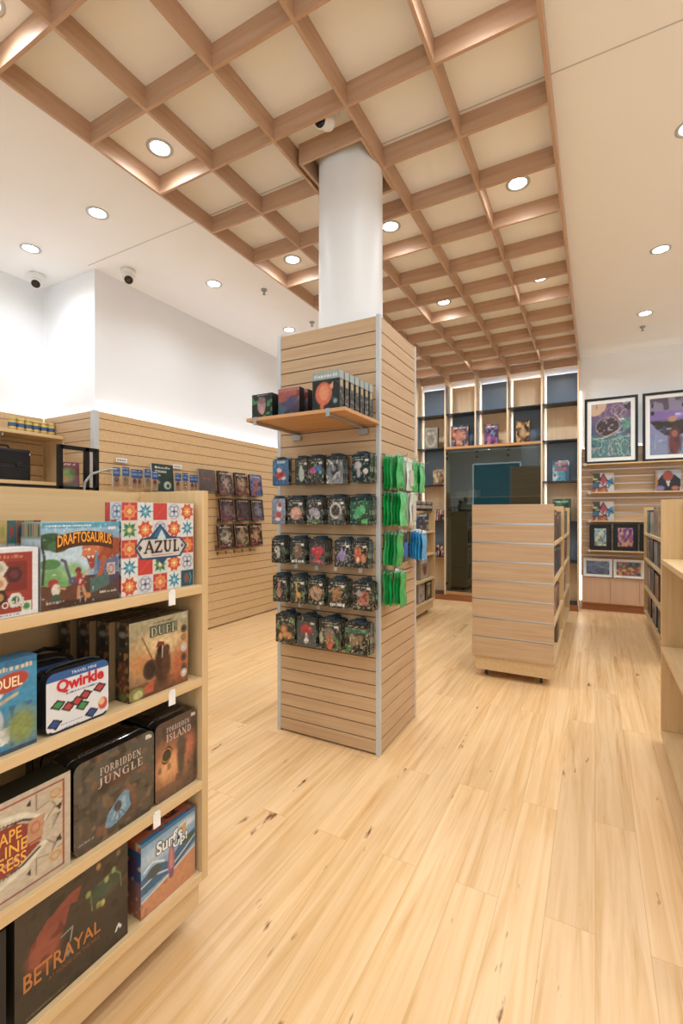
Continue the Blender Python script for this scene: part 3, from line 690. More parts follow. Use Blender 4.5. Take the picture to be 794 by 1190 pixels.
for k in range(12):
    e = Art(6, 24, 'cfcfca'); c_ = cols[k % len(cols)]; e.rect(0, .72, 1, 1, c_); e.rect(.3, .8, .7, .94, cols[(k+3) % 8]); e.rect(0, .0, 1, .72, 'c6ccd0')
    game('card_game_box', 'slim box with coloured top and white lower half, in the row behind the hexagon game', .44+k*.0195, .458+k*.0195, 1.12, .213, .12, e, x=FXX-.1, group='slim upright boxes behind the hexagon game', side='c6ccd0', topc=c_)
# second shelf
a = Art(90, 100, '1f86b4', '2aa0cc'); a.rect(0, .93, 1, 1, '1b79a8'); a.ell(.35, .35, .32, .3, 'c6cdd4'); a.ell(.42, .42, .2, .18, 'e4e6e6'); a.ell(.5, .22, .2, .14, 'aeb9c4'); a.poly([(.3, .18), (.75, .3), (.72, .12), (.35, .05)], 'dfe2e2')
a.ell(.52, .2, .025, .025, '30343c'); a.ell(.6, .24, .025, .025, '30343c'); a.line([(.3, .42), (.62, .55), (.8, .62)], .035, 'c9b28a'); a.ell(.85, .25, .16, .2, '8a9a4a', soft=.4); a.line([(.1, .5), (.5, .6)], .02, '2a3a50')
a.ell(.62, .66, .05, .05, 'd8e4ee'); a.speck('1d4a80', 12, 12, .72, 4, .6, (0, 0, 1, .5)); a.rect(0, 0, 1, .04, '34506a'); a.grain(.18, 30, 2)
a.ell(.73, .76, .19, .1, 'c33a24', .2); a.scrib(.55, .95, .89, .045, 'e8c89a', 3)
b = game('board_game_box', 'bright blue board game with white robots and a red title badge', .40, .609, .82, .205, .055, a, side='1b79a8', topc='1f7fb0')
lettering('DUEL', b, (.018, .144, .074, .167), 'f2d9b0', off=.02)
def pouch(label, y0, y1, x, z, lett=True, group=None):
    w_, h = y1-y0, .146
    a = Art(90, 70, 'e6e7ea'); a.rect(0, .86, 1, 1, '1d5fa8')
    def cube(cx, cy, c):
        a.poly([(cx-.115, cy-.01), (cx-.01, cy+.095), (cx+.125, cy+.02), (cx+.02, cy-.095)], '2a2522'); a.poly([(cx-.07, cy-.005), (cx-.005, cy+.06), (cx+.08, cy+.012), (cx+.012, cy-.06)], c)
    for cx, cy, c in ((.17, .46, '2f9a4c'), (.33, .38, 'c92c30'), (.47, .42, 'c92c30'), (.6, .48, 'c92c30'), (.55, .31, '2f9a4c'), (.84, .52, 'c92c30'), (.12, .16, '1f4fa0'), (.7, .13, '1f4fa0')): cube(cx, cy, c)
    a.ell(.9, .22, .08, .11, 'd9402a'); a.ell(.88, .26, .05, .06, 'f2c07a'); a.scrib(.3, .85, .6, .025, '4a6a9a', 3); a.scrib(.22, .56, .1, .03, '6a7a9a', 6); a.scrib(.22, .5, .04, .02, '8a8a9a', 7)
    a.rect(0, 0, 1, .03, '1a1a1e')
    o = card('zip_pouch', label, 'game pouch', w_, h, .05, a, (x, (y0+y1)/2, z), RX, group, rad=.02, side='16171a', mat='matte')
    m = MB(); m.tube([(-w_/2+.01, .024, h+.0), (-w_*.3, .03, h+.006), (0, .03, h+.008), (w_*.3, .03, h+.006), (w_/2-.01, .024, h)], .004, m=0); m.build('zip', 'blackp', o)
    if lett:
        lettering('Qwirkle', o, (-.056, .092, .066, .127), 'c92430', y=-.001, off=.04); lettering('TRAVEL MINI', o, (-.02, .133, .045, .140), 'e6eef6', y=-.001, name='small_lettering')
    return o
pouch('white and blue travel game pouch with red, green and blue diamonds, front one', .63, .79, FXX-.0, .82)
pouch('same travel game pouch standing behind, mostly hidden by the front one', .585, .745, FXX-.075, .82, False)
m = MB(); m.ball((0, 0, 0), 1, sc=(.05, .1, .03), n=20); m.ball((.01, -.06, .01), 1, sc=(.035, .05, .02)); m.tube([(-.04, .09, .02), (0, .02, .045), (.02, -.08, .03)], .005)
tag(m.build('fabric_bag', 'fabric', None, (-1.31, .7, .94)), 'crumpled black fabric bag top behind the travel game pouches', 'bag')
MB().box(-.045, .05, -.085, .085, -.119, -.01).build('bag_body', 'fabric', bpy.data.objects['fabric_bag'])
a = Art(100, 100, '7a4c28', 'b3a87c'); a.ell(.5, .5, .5, .25, 'd9a050', soft=.6); a.ell(.55, .62, .3, .18, 'e8c88a', soft=.7); a.rect(0, 0, 1, .18, '6a3c20', .6); a.ell(.85, .3, .2, .22, 'c4642c', soft=.6); a.ell(.2, .45, .2, .12, 'c98440', soft=.6)
a.ell(.52, .36, .13, .26, '4a2c20', soft=.2); a.ell(.33, .34, .12, .13, '3c2a22'); a.ring(.33, .34, .1, .11, .12, '6a4a34'); a.ell(.5, .56, .055, .06, '33221c'); a.poly([(.42, .6), (.46, .68), (.56, .66), (.58, .56), (.54, .62)], '8a2f20'); a.ell(.61, .55, .05, .06, '5a3c2a'); a.line([(.535, .6), (.53, .45)], .014, 'f0d8c8')
a.line([(.2, .78), (.4, .4)], .014, '4a3020'); a.ell(.6, .36, .08, .2, '5e3a26', soft=.3); a.poly([(.2, .12), (.4, .22), (.38, .05), (.24, .04)], 'c8552c')
a.rect(.32, .76, .8, .9, '5f6a52', .75); a.ell(.11, .08, .13, .08, '8a8a3a'); a.ell(.13, .07, .07, .05, 'c9c27a')
for zz, c_ in ((.76, '3a3028'), (.64, 'b87838'), (.5, 'e6e2d8'), (.36, '3a3028'), (.22, '4a3c30'), (.14, 'e0dcd0')): a.ell(.92, zz, .055, .055, c_); a.ring(.92, zz, .035, .035, .25, '8a7454')
a.rect(.89, .92, .96, 1, 'b8b4a4'); a.scrib(.4, .7, .93, .02, '5a5240', 4); a.grain(.2, 26, 9)
sd = Art(16, 60, '3c2f24', '4a4434'); sd.rect(.2, .1, .8, .5, '7a4a2a'); sd.speck('a8743c', 6, 20, .6, 3); sd.rect(.3, .7, .7, .95, '2c2a26'); sd.ell(.5, .06, .3, .05, '6f7a34'); sd.ell(.5, .85, .25, .04, '8a8270')
td = Art(60, 14, '4a4032'); td.speck('9a8a64', 16, 5, .6, 2); td.speck('231c16', 20, 6, .62, 5)
for k in range(4):
    b = game('board_game_box', 'brown and gold board game with a helmeted warrior, '+('front copy' if k == 0 else ['second', 'third', 'last'][k-1]+' from the front of its row'),
             .853-k*.018, 1.065-k*.018, .82, .222, .058, a if k == 0 else Art(8, 8, '8a7048'), x=FXX-k*.0615, sideart=sd, topart=td, side='3c2f24')
    if k == 0: lettering('DUEL', b, (-.034, .169, .058, .196), 'b9b79a', serif=True, out=('2f3a30', .0022))
# third shelf
a = Art(160, 110, 'c9b79c'); a.rect(.04, .05, .96, .95, 'a8442c'); a.rect(.05, .065, .95, .935, 'cdbb9e')
for k in range(2):
    sg = 1 if k == 0 else -1
    f_ = lambda y: .52+sg*(y-.52)
    a.line([(.2, f_(.66)), (.4, f_(.84)), (.58, f_(.83)), (.7, f_(.79)), (.83, f_(.64))], .045, 'e6dcc2')
    a.line([(.2, f_(.6)), (.4, f_(.77)), (.58, f_(.77)), (.7, f_(.74)), (.8, f_(.66))], .02, '3c3228')
    for q in range(10): a.ell(.56+.022*q, f_(.775-.0004*q*q), .005, .008, 'e6dcc2')
    a.line([(.84, f_(.62)), (.9, f_(.72)), (.86, f_(.82))], .006, '5a4434'); a.line([(.78, f_(.92)), (.78, f_(.76)), (.88, f_(.8)), (.95, f_(.76))], .006, '7a3c28')
    a.rect(.86, min(f_(.78), f_(.9)), .945, max(f_(.78), f_(.9)), 'd6b07c'); a.ring(.9, f_(.84), .03, .04, .14, '9a6a48')
    a.poly([(.72, f_(.86)), (.75, f_(.9)), (.75, f_(.82))], '3c3228'); a.poly([(.93, f_(.64)), (.9, f_(.7)), (.945, f_(.72))], '3c3228')
a.poly([(.2, .52), (.35, .72), (.5, .76), (.66, .74), (.8, .62), (.82, .52), (.8, .42), (.66, .3), (.5, .27), (.3, .34)], '9c2f22')
a.poly([(.735, .7), (.835, .7), (.815, .44), (.715, .46)], 'cc9468'); a.ring(.775, .6, .026, .05, .3, 'c9583c'); a.rect(.72, .46, .81, .475, 'a8442c'); a.scrib(.6, .7, .37, .04, 'c98a7a', 5)
for q in range(5): a.line([(.93, .62+.0), (.88-.0*q, .5+.03*q)], .004, '3c3228'); a.line([(.93, .36), (.88, .28+.03*q)], .004, '3c3228')
a.grain(.12, 40, 5)
b = game('board_game_box', 'cream and dark red board game with ornate retro border, left on the third shelf', .325, .688, .485, .232, .075, a, side='3a3628', topc='20241a')
lettering('ESCAPE', b, (-.02, .136, .07, .164), 'e6b050', off=.01); lettering('AIRLINE', b, (-.03, .106, .082, .132), 'e6b050', off=.01, name='title_lettering'); lettering('EXPRESS', b, (-.03, .076, .08, .102), 'e6b050', off=.01, name='title_lettering')
a = Art(110, 110, '4a3c30', '54524a'); a.speck('2e2a26', 9, 9, .55, 3, .8); a.speck('7a5c40', 14, 14, .66, 6, .7); a.speck('8a4a30', 7, 7, .72, 9, .6); a.ell(.5, .62, .22, .06, '5c3020', soft=.5); a.ell(.33, .6, .08, .07, '2a201c', soft=.4)
a.poly([(.35, .14), (.38, .26), (.45, .34), (.52, .4), (.6, .44), (.66, .4), (.66, .3), (.68, .22), (.6, .16), (.5, .12), (.42, .1)], '5f93b4'); a.poly([(.42, .18), (.5, .34), (.6, .38), (.62, .24), (.5, .15)], '86b4cc'); a.ell(.51, .3, .05, .06, '3c3a44'); a.line([(.51, .26), (.46, .16)], .012, '3f4660'); a.line([(.52, .26), (.53, .15)], .012, '3f4660'); a.line([(.53, .26), (.6, .17)], .012, '3f4660')
a.rect(.88, .9, .97, .96, 'd8d4c6'); a.scrib(.04, .22, .1, .03, '8a8aa0', 3); a.grain(.2, 40, 2)
for k in range(3):
    b = game('game_tin', 'dark green-brown tin game box with a jungle cave picture, '+['front copy', 'second from the front', 'last of its row'][k], .698+.002*k, .938+.002*k, .485, .233-.006*(k > 0), .068, a if k == 0 else Art(8, 8, '24221f'), x=FXX-.003-k*.078, rad=.022, side='1a1a1b', mat='gloss')
    if k == 0:
        lettering('FORBIDDEN', b, (-.05, .175, .075, .197), 'c9b8ae', serif=True); lettering('JUNGLE', b, (-.056, .144, .08, .17), 'c9b8ae', serif=True, name='title_lettering')
        b['label'] = 'dark green-brown tin game box with a blue jungle cave picture, front copy'
    lettering('FORBIDDEN JUNGLE', b, (-.09, .015, .05, .035), '7a6c62', name='top_lettering', y=-.24+.006*(k > 0), top=True)
a = Art(80, 110, '5a3a2a', '5c463a'); a.ell(.35, .42, .35, .25, 'd9803c', soft=.7); a.ell(.3, .4, .2, .12, 'f0a860', soft=.8); a.ell(.75, .55, .2, .14, 'c8643a', soft=.6); a.ell(.6, .45, .09, .3, '4a3a30', soft=.3); a.ell(.62, .62, .12, .08, '51443a', soft=.4); a.rect(0, 0, 1, .18, '6a4630', .7); a.speck('3a2a22', 10, 10, .66, 2, .6)
a.ell(.26, .56, .13, .1, '26201a', .5); a.ring(.26, .56, .11, .08, .12, 'd8902c'); a.rect(.86, .9, .97, .95, 'd8d4c6'); a.grain(.16, 30, 4)
for k in range(3):
    b = game('game_tin', 'brown and orange tin game box with a rocky island picture, '+['front copy', 'second from the front', 'last of its row'][k], .943, 1.104, .485, .236-.006*(k > 0), .068, a if k == 0 else Art(8, 8, '24201f'), x=FXX-.003-k*.078, rad=.018, side='1a1a1b', mat='gloss')
    if k == 0: lettering('FORBIDDEN', b, (-.04, .198, .05, .215), 'c9b8ae', serif=True); lettering('ISLAND', b, (-.04, .17, .056, .194), 'c9b8ae', serif=True, name='title_lettering')
    lettering('FORBIDDEN ISLAND', b, (-.06, .015, .05, .033), '7a6c62', name='top_lettering', y=-.242+.006*(k > 0), top=True)
# bottom shelf
a = Art(130, 130, '3a3023', '4a3d2e'); a.poly([(.1, .45), (.12, .62), (.25, .75), (.45, .84), (.54, .84), (.5, .72), (.44, .74), (.4, .6), (.33, .45), (.2, .38)], '93402a'); a.ell(.22, .5, .12, .14, 'a04c30', soft=.4); a.speck('2c1c16', 14, 14, .66, 3, .5)
a.line([(.62, .72), (.64, .52)], .01, '8a8a4a'); a.line([(.7, .72), (.85, .76), (.92, .68), (.93, .55)], .012, '6a8a4a'); a.ell(.76, .64, .12, .08, '3a5a3e', soft=.5)
for x_, y_, c_ in ((.6, .7, '9aa04a'), (.7, .9, 'c08a3c'), (.9, .9, '8a7438'), (.78, .72, 'a8a85a'), (.85, .76, '8aa05a'), (.74, .52, 'c8c060'), (.7, .53, 'a8a848')): a.ell(x_, y_, .022, .03, c_, soft=.3)
a.line([(.36, .5), (.46, .52), (.44, .4)], .008, 'b8b4a4'); a.ell(.42, .32, .02, .04, '5a8a94'); a.speck('6a4c34', 10, 10, .7, 8, .5, (.5, .5, 1, 1)); a.rect(.88, .95, .95, 1, '8a6c4c'); a.poly([(.86, .12), (.9, .19), (.94, .14), (.92, .12), (.9, .16), (.88, .12)], 'e8e8e4'); a.scrib(.08, .4, .03, .015, '7a6a4a', 3); a.grain(.12, 34, 3)
b = game('board_game_box', 'large dark brown board game with a big red beast and orange title', .562, .848, .188, .268, .08, a, side='2a231b')
lettering('BETRAYAL', b, (-.125, .072, .062, .112), 'b8743c', off=.01, warp=lambda u, v: (u, v*(1-.35*(abs(u-.35) if u > .35 else 0)))); lettering('AT HOUSE ON THE HILL', b, (-.07, .055, .06, .065), '8a5a34', name='small_lettering')
game('board_game_box', 'black board game box at the far left end of the bottom shelf', .3, .545, .188, .25, .08, Art(20, 20, '101116', '1a1c22'), side='0e0f12')
a = Art(100, 100, '7fa6c8', '8db4d2'); a.ell(.3, .75, .35, .1, 'b8cfdd', soft=.6); a.ell(.8, .85, .2, .05, 'd6e2e8', soft=.5)
a.poly([(0, .52), (.25, .6), (.5, .5), (.7, .62), (1, .7), (1, .5), (.6, .35), (0, .3)], '33698c'); a.line([(0, .42), (.25, .46), (.5, .38), (.8, .5), (1, .6)], .02, 'd8e4ea'); a.line([(.05, .6), (.2, .66), (.4, .56)], .025, 'dfe8ec'); a.ell(.22, .52, .12, .08, '4a5a5a'); a.ell(.85, .62, .14, .05, '3e5a48')
a.poly([(0, .2), (.5, .3), (1, .42), (1, 0), (0, 0)], 'd58a55'); a.line([(0, .22), (.5, .31), (1, .44)], .02, 'e8dcd0'); a.ell(.53, .48, .065, .22, 'b0627a'); a.ell(.53, .5, .03, .16, 'c88a80'); a.ell(.53, .3, .05, .07, '6a4a7a', a=.7); a.rect(0, .95, 1, 1, '2a7cab')
a.poly([(.68, .86), (.84, .88), (.78, .72)], 'e2a45a'); a.speck('a85a30', 12, 12, .75, 4, .6, (0, 0, 1, .3)); a.grain(.1, 30, 2)
sa = Art(30, 60, 'b86a3a', '2868a0'); sa.rect(0, .5, 1, .9, '285c94'); sa.rect(0, .9, 1, 1, 'cc7038'); sa.rect(.2, .55, .8, .8, '7a3c50', .6); sa.speck('e0c8a0', 5, 12, .75, 3)
tt = Art(60, 30, 'c9683a'); tt.rect(0, 0, 1, .14, '2a7cab'); tt.speck('8a3c24', 8, 6, .7, 3)
b = game('board_game_box', 'blue beach board game with a pink surfboard in the sand', .891, 1.095, .188, .215, .095, a, sideart=sa, topart=tt, side='285c94')
lettering('Surf\'s', b, (-.05, .15, .048, .19), 'e4e6e4', off=.03, out=('4a4e50', .0026), warp=lambda u, v: (u, v)); lettering('Up!', b, (.012, .128, .068, .16), 'e4e6e4', off=.03, out=('4a4e50', .0022), name='title_lettering')
lettering('SURF\'S UP', b, (-.05, .03, .06, .06), '22303c', y=-.2165, top=True, name='top_lettering', off=.02)
# price tags clipped on the shelf edges
for y, z, t_ in ((.985, 1.12, 'top shelf edge below the tile pattern game'), (.985, .82, 'second shelf edge below the warrior game'), (.93, .485, 'third shelf edge above the beach game')):
    m = MB(); m.box(-.001, .002, -.012, .012, -.045, -.004); m.box(-.001, .004, -.008, .008, -.006, .001)
    tag(m.build('price_tag', 'white', None, (-1.1185, y, z)), 'small white price tag hanging from the '+t_, 'price tag')
# ------------------------------------------------------------------ craft packs on the front of the tower
def pack_base(nx=26, ny=34, bg='1b211f', seed=1, leaf='3f5a44'):
    a = Art(nx, ny, bg); a.speck(leaf, 7, 9, .68, seed, .9); a.speck('a8a890', 13, 15, .74, seed+4, .8); a.speck('b0603c', 11, 12, .84, seed+9, .8); a.rect(0, .86, 1, 1, '12171a'); a.scrib(.15, .85, .9, .04, '8fa0a0', seed); a.scrib(.3, .75, .8, .05, 'c9c6b6', seed+1); a.rect(.7, .76, .92, .84, 'e2e0d6'); return a
def anim(a, body, c, head=None, extra=()):
    a.ell(*body, c)
    if head: a.ell(*head)
    for e in extra: a.ell(*e)
    return a
def mk(k):
    s = k*7+3; a = pack_base(seed=s)
    E_ = a.ell
    if k == 0: a = Art(26, 34, '1d5c94', '2f7fb8'); a.ell(.5, .4, .28, .17, 'cf1f26'); a.ell(.42, .6, .14, .09, 'e8e4e0'); a.ell(.7, .28, .12, .07, 'd9dfe6'); a.ell(.55, .45, .1, .06, 'b01a20'); a.rect(.3, .88, .8, .96, 'bcd4e6')
    if k == 1: E_(.5, .38, .2, .26, 'b9cdc4'); E_(.45, .62, .1, .14, 'cdd9d4')
    if k == 2: E_(.38, .52, .2, .12, 'd84a9a'); E_(.66, .6, .22, .1, '2f7fd0', .4); E_(.8, .45, .1, .08, '46b0d8')
    if k == 3: a = Art(26, 34, '8f9aa6', '5a6670'); a.ell(.5, .5, .24, .24, '2d3440'); a.ell(.42, .55, .14, .1, '8a93a8'); a.ell(.6, .3, .24, .08, 'c4ccd6', .5); a.speck('e4e8ee', 8, 8, .75, 4); a.rect(0, .88, 1, 1, '242a30')
    if k == 4: E_(.34, .62, .2, .14, 'c4c0c8'); E_(.38, .35, .1, .16, 'b9b6bc'); E_(.76, .4, .13, .1, 'e8e4dc'); E_(.76, .4, .04, .04, 'e0b040')
    if k == 5: a = Art(26, 34, '7c7f9c', '8fa2b8'); a.ell(.55, .62, .18, .13, 'd9dfe6'); a.ell(.6, .75, .14, .09, 'c23a34'); a.ell(.5, .35, .2, .14, 'c8443c'); a.ell(.45, .2, .2, .06, 'e4e0da')
    if k == 6: E_(.52, .42, .36, .24, 'cf8a78'); E_(.5, .5, .26, .16, 'e0a88c'); E_(.3, .3, .08, .06, 'd9b0a0')
    if k == 7: E_(.45, .48, .3, .16, 'a39fae'); E_(.66, .36, .18, .16, 'b4b0bd'); E_(.3, .3, .06, .12, 'a39fae'); E_(.5, .12, .4, .06, '4c8a3e')
    if k == 8: a.ring(.45, .52, .3, .26, .24, 'e2dfd8'); E_(.5, .5, .16, .16, '4a2f28'); E_(.7, .3, .1, .14, '8a8480')
    if k == 9: a = Art(26, 34, '16382c', '1f6a48'); a.ell(.45, .45, .2, .2, '2fae62'); a.ell(.62, .6, .14, .1, '3cc070', .5); a.ell(.3, .32, .14, .1, '46b98a'); a.speck('57d08a', 7, 9, .7, 5); a.ell(.72, .14, .14, .08, '3ec060'); a.rect(0, .88, 1, 1, '10241e')
    if k == 10: E_(.42, .55, .2, .15, 'c3c8c6'); E_(.5, .35, .13, .14, 'b4bab8'); E_(.36, .58, .05, .05, '2a2c2e')
    if k == 11: E_(.5, .5, .3, .28, '7a5a44'); E_(.42, .62, .15, .12, '9c7c60'); a.scrib(.1, .9, .08, .12, 'e6e2da', 4)
    if k == 12: a = Art(26, 34, '5a4a4c', '3a3436'); a.ell(.34, .58, .22, .16, 'd3142a'); a.ell(.68, .58, .22, .16, 'd3142a'); a.poly([(.12, .52), (.9, .52), (.5, .2)], 'd3142a'); a.ell(.5, .16, .3, .05, 'f05a5a', a=.6, soft=.5); a.rect(0, .86, 1, 1, '17191b'); a.ell(.84, .08, .06, .05, 'c83c3c')
    if k == 13: E_(.48, .42, .26, .2, '9a86bc'); a.poly([(.38, .5), (.44, .8), (.56, .56), (.7, .76), (.68, .46)], 'a894c8'); E_(.25, .35, .12, .1, '8a78ac')
    if k == 14: E_(.4, .45, .22, .28, 'c9542c'); E_(.4, .66, .2, .12, 'd9703c'); E_(.72, .36, .14, .16, 'd08a62'); E_(.4, .3, .09, .12, 'e6c4a0')
    if k == 15: E_(.45, .38, .18, .22, 'b4806c'); E_(.45, .62, .09, .13, 'c08c78'); a.line([(.4, .7), (.38, .86)], .06, 'b4806c'); a.line([(.5, .7), (.54, .86)], .06, 'b4806c'); E_(.12, .3, .12, .2, '4a7a40')
    if k == 16: a.line([(.4, .76), (.48, .42), (.6, .38)], .1, 'd8a23c'); E_(.55, .34, .17, .1, 'd8a23c'); a.line([(.45, .32), (.42, .08)], .06, 'c88c2c'); a.line([(.66, .32), (.7, .08)], .06, 'c88c2c'); E_(.4, .78, .1, .05, 'd8a23c'); a.speck('5a9a44', 6, 6, .7, 2)
    if k == 17: E_(.5, .48, .38, .26, 'c98a50'); E_(.5, .46, .24, .17, 'b09a84'); E_(.48, .4, .1, .08, '8a6a54'); E_(.8, .1, .08, .05, 'e6e2da')
    if k == 18: E_(.48, .5, .34, .2, 'a87846', .8); E_(.3, .64, .14, .1, 'b88c58'); a.speck('5c3c22', 9, 9, .65, 3, .8, (.15, .3, .85, .7)); a.scrib(.1, .9, .07, .13, 'e6e2da', 7)
    if k == 19: E_(.6, .45, .24, .26, 'b4604c'); E_(.34, .6, .18, .1, 'a89490'); E_(.45, .3, .2, .12, 'c47058'); a.ell(.3, .72, .05, .07, '9a8a84'); a.speck('8a8a70', 9, 9, .75, 8)
    if k == 20: E_(.42, .5, .2, .17, 'a85f2a'); E_(.42, .48, .12, .11, 'd89a4c'); E_(.6, .28, .26, .13, 'd08c3c'); E_(.25, .22, .09, .12, 'e0a450'); a.speck('5a9a54', 6, 7, .66, 6, .8, (0, .5, 1, .9))
    if k == 21: a = Art(26, 34, '4c5258', '3f464c'); a.ell(.5, .58, .3, .18, 'c4262a'); a.ell(.5, .46, .2, .1, '9c1c20'); a.line([(.5, .44), (.5, .2)], .08, 'dcdad4'); a.ell(.5, .2, .12, .1, 'e4e2dc'); a.rect(0, .88, 1, 1, '15191c'); a.rect(.7, .78, .9, .85, 'e6e4da')
    if k == 22: E_(.5, .52, .24, .22, '8a7468'); E_(.5, .3, .2, .2, 'b8683c'); E_(.5, .1, .1, .08, 'd8602c'); E_(.4, .66, .1, .08, '7a6a62'); a.speck('4a8a4c', 6, 7, .62, 9, .9, (.65, 0, 1, .5)); E_(.1, .4, .08, .2, 'a8b08a')
    if k == 23: E_(.5, .45, .34, .14, '8a7450', .5); E_(.3, .56, .13, .09, '9a845c', .4); a.line([(.6, .4), (.85, .22)], .08, '7a6444'); a.rect(0, .7, 1, .84, '2f7a58', .8); a.speck('3f8a4c', 7, 7, .62, 4, .8, (0, 0, 1, .3))
    a.speck('e8e4d8', 13, 17, .86, k+20, .7); a.speck('0e1312', 10, 12, .74, k+30, .5); a.grain(.2, 14, k); return a
names = ['blue craft pack with a red and white figure', 'dark craft pack with a pale standing animal', 'dark craft pack with a pink and blue bird', 'grey craft pack with a winged dark creature', 'dark craft pack with a grey animal and a white flower',
 'mauve craft pack with a red capped gnome', 'black craft pack with a pink hedgehog', 'black craft pack with a grey elephant', 'black craft pack with a white crescent moon', 'green craft pack with a green dragon',
 'dark craft pack with a white and grey panda', 'dark craft pack with a brown owl', 'craft pack with a big red heart', 'dark craft pack with a purple cat', 'dark craft pack with an orange fox',
 'dark craft pack with a pinkish rabbit', 'dark craft pack with a yellow giraffe', 'dark craft pack with a round tan animal face', 'dark craft pack with a striped brown bird', 'dark craft pack with a red squirrel',
 'dark craft pack with an orange lion', 'grey craft pack with a red toadstool', 'dark craft pack with a grey and orange animal', 'dark craft pack with a brown lizard and green band']
rowname = ['top row', 'second row', 'third row', 'fourth row', 'bottom row']
rows = [[(-1.719, -1.605), (-1.555, -1.468), (-1.470, -1.364), (-1.338, -1.236), (-1.178, -1.071)],
 [(-1.724, -1.630), (-1.606, -1.500), (-1.472, -1.370), (-1.330, -1.224), (-1.190, -1.071)],
 [(-1.726, -1.632), (-1.588, -1.488), (-1.454, -1.354), (-1.288, -1.188), (-1.180, -1.082)],
 [(-1.716, -1.618), (-1.590, -1.490), (-1.464, -1.362), (-1.326, -1.217), (-1.172, -1.056)],
 [(-1.694, -1.562), (-1.540, -1.415), (-1.386, -1.255), (-1.218, -1.085)]]
zt = [1.672, 1.440, 1.198, .974, .744]
hh = [.148, .150, .142, .150, .163]
sidepat = Art(3, 20, '1a1f1e'); sidepat.speck('87947c', 1, 9, .5, 3); sidepat.speck('c4bd94', 2, 12, .64, 5)
k = 0
ycol = 2.37
for r in range(5):
    for (xa, xb) in rows[r]:
        a = mk(k); w_ = min(xb-xa, .112 if r < 4 else .135)*1.05; xc = (xa+xb)/2; h = hh[r]+.004; z0 = zt[r]-h
        nn = 2 if k in (0, 5) else 5
        depth = .086
        yf = ycol-depth-.002
        o0 = None
        for i in range(nn):
            jx = 0 if i == 0 else rnd.uniform(-.004, .007); jz = 0 if i == 0 else rnd.uniform(-.002, .005)
            loc = (xc+jx, yf+i*.0168, z0+jz)
            if i == 0:
                o0 = card('craft_pack', names[k]+', frontmost on its hook', 'craft pack', w_, h, .0145, a, loc, 0, 'craft packs on the front of the tower', side='171b1b', sideart=sidepat, topc='2a3a40', mat='gloss')
                m = MB(); m.box(-.028, .028, .005, .0065, h-.001, h+.018); m.box(-w_*.42, w_*.42, .004, .0105, h-.002, h+.006); m.build('hang_tab', cm('24363e'), o0)
            else:
                dup(o0, loc, label=names[k]+', behind the front one')
        h0 = MB(); zz = zt[r]+.008
        h0.cyl((0, 0, zz), (0, -.125, zz), .0022, n=6); h0.cyl((0, -.125, zz), (0, -.13, zz+.012), .0022, n=6); h0.box(-.014, .014, -.004, .003, zz-.016, zz+.016)
        tag(h0.build('peg_hook', 'steel', None, (xc, ycol, 0)), 'metal hook carrying the '+names[k], 'hook')
        k += 1
# pale price slips below some hooks
for j, (x_, z_, t_) in enumerate(((-1.61, 1.035, 'brown owl packs'), (-1.46, 1.035, 'red heart packs'), (-1.33, 1.035, 'purple cat packs'), (-1.17, 1.035, 'orange fox packs'), (-1.45, .8, 'round tan face packs'), (-1.58, .8, 'giraffe packs'))):
    tag(MB().box(-.012, .012, -.002, .0, -.02, .004).build('price_slip', 'paper', None, (x_, ycol+.0015, z_)), 'small pale price slip on the tower below the '+t_, 'price slip')

# ------------------------------------------------------------------ bags on the right face of the tower
def bag_mesh(w=.112, h=.182, t=.02, seed=0):
    m = MB(); nx, ny = 8, 12; r = random.Random(seed)
    for sgn in (1, -1):
        vs = []
        for j in range(ny+1):
            for i in range(nx+1):
                u, v = i/nx*2-1, j/ny
                b = (1-abs(u)**2.5)*(1-abs(2*v-.85)**3 if v < .92 else .15)
                b = max(b, .02)*(1.15-.3*v); wob = .003*math.sin(9*v+seed)+.002*math.sin(7*u+seed*2)
                vs.append((u*w/2*(1-.13*v-.07*math.sin(v*PI*2+seed)), wob-sgn*t/2*b*(1+.3*math.sin(5*u+11*v+seed)), v*h))
        fs = [(j*(nx+1)+i, j*(nx+1)+i+1, (j+1)*(nx+1)+i+1, (j+1)*(nx+1)+i) for j in range(ny) for i in range(nx)]
        m.add(vs, fs if sgn > 0 else [f[::-1] for f in fs], 0, True)
    return m
XR = -1.05
bagrows = [(1.492, [(2.45, 5, 'greenbag', 'green foil bag of craft parts'), (2.60, 5, 'whitebag', 'clear and white bag of craft parts'), (2.74, 4, 'greenbag', 'green foil bag of craft parts'), (2.88, 4, 'greenbag', 'green foil bag of craft parts')]),
 (1.285, [(2.45, 6, 'greenbag', 'green foil bag of craft parts'), (2.60, 6, 'whitebag', 'clear bag of craft parts'), (2.78, 2, 'greenbag', 'green foil bag of craft parts')]),
 (1.062, [(2.44, 5, 'greenbag', 'green foil bag of craft parts'), (2.66, 2, 'darkbag', 'clear bag with dark and blue pieces'), (2.86, 5, 'bluebag', 'sky blue bag of craft parts')]),
 (.843, [(2.44, 6, 'greenbag', 'green foil bag of craft parts'), (2.60, 1, 'redbag', 'clear bag with red pieces')])]
spot2 = ['first hook', 'second hook', 'third hook', 'last hook']
spot = ['nearest the front corner', 'second hook from the front corner', 'third hook from the front corner', 'hook nearest the rear corner']
q = 0
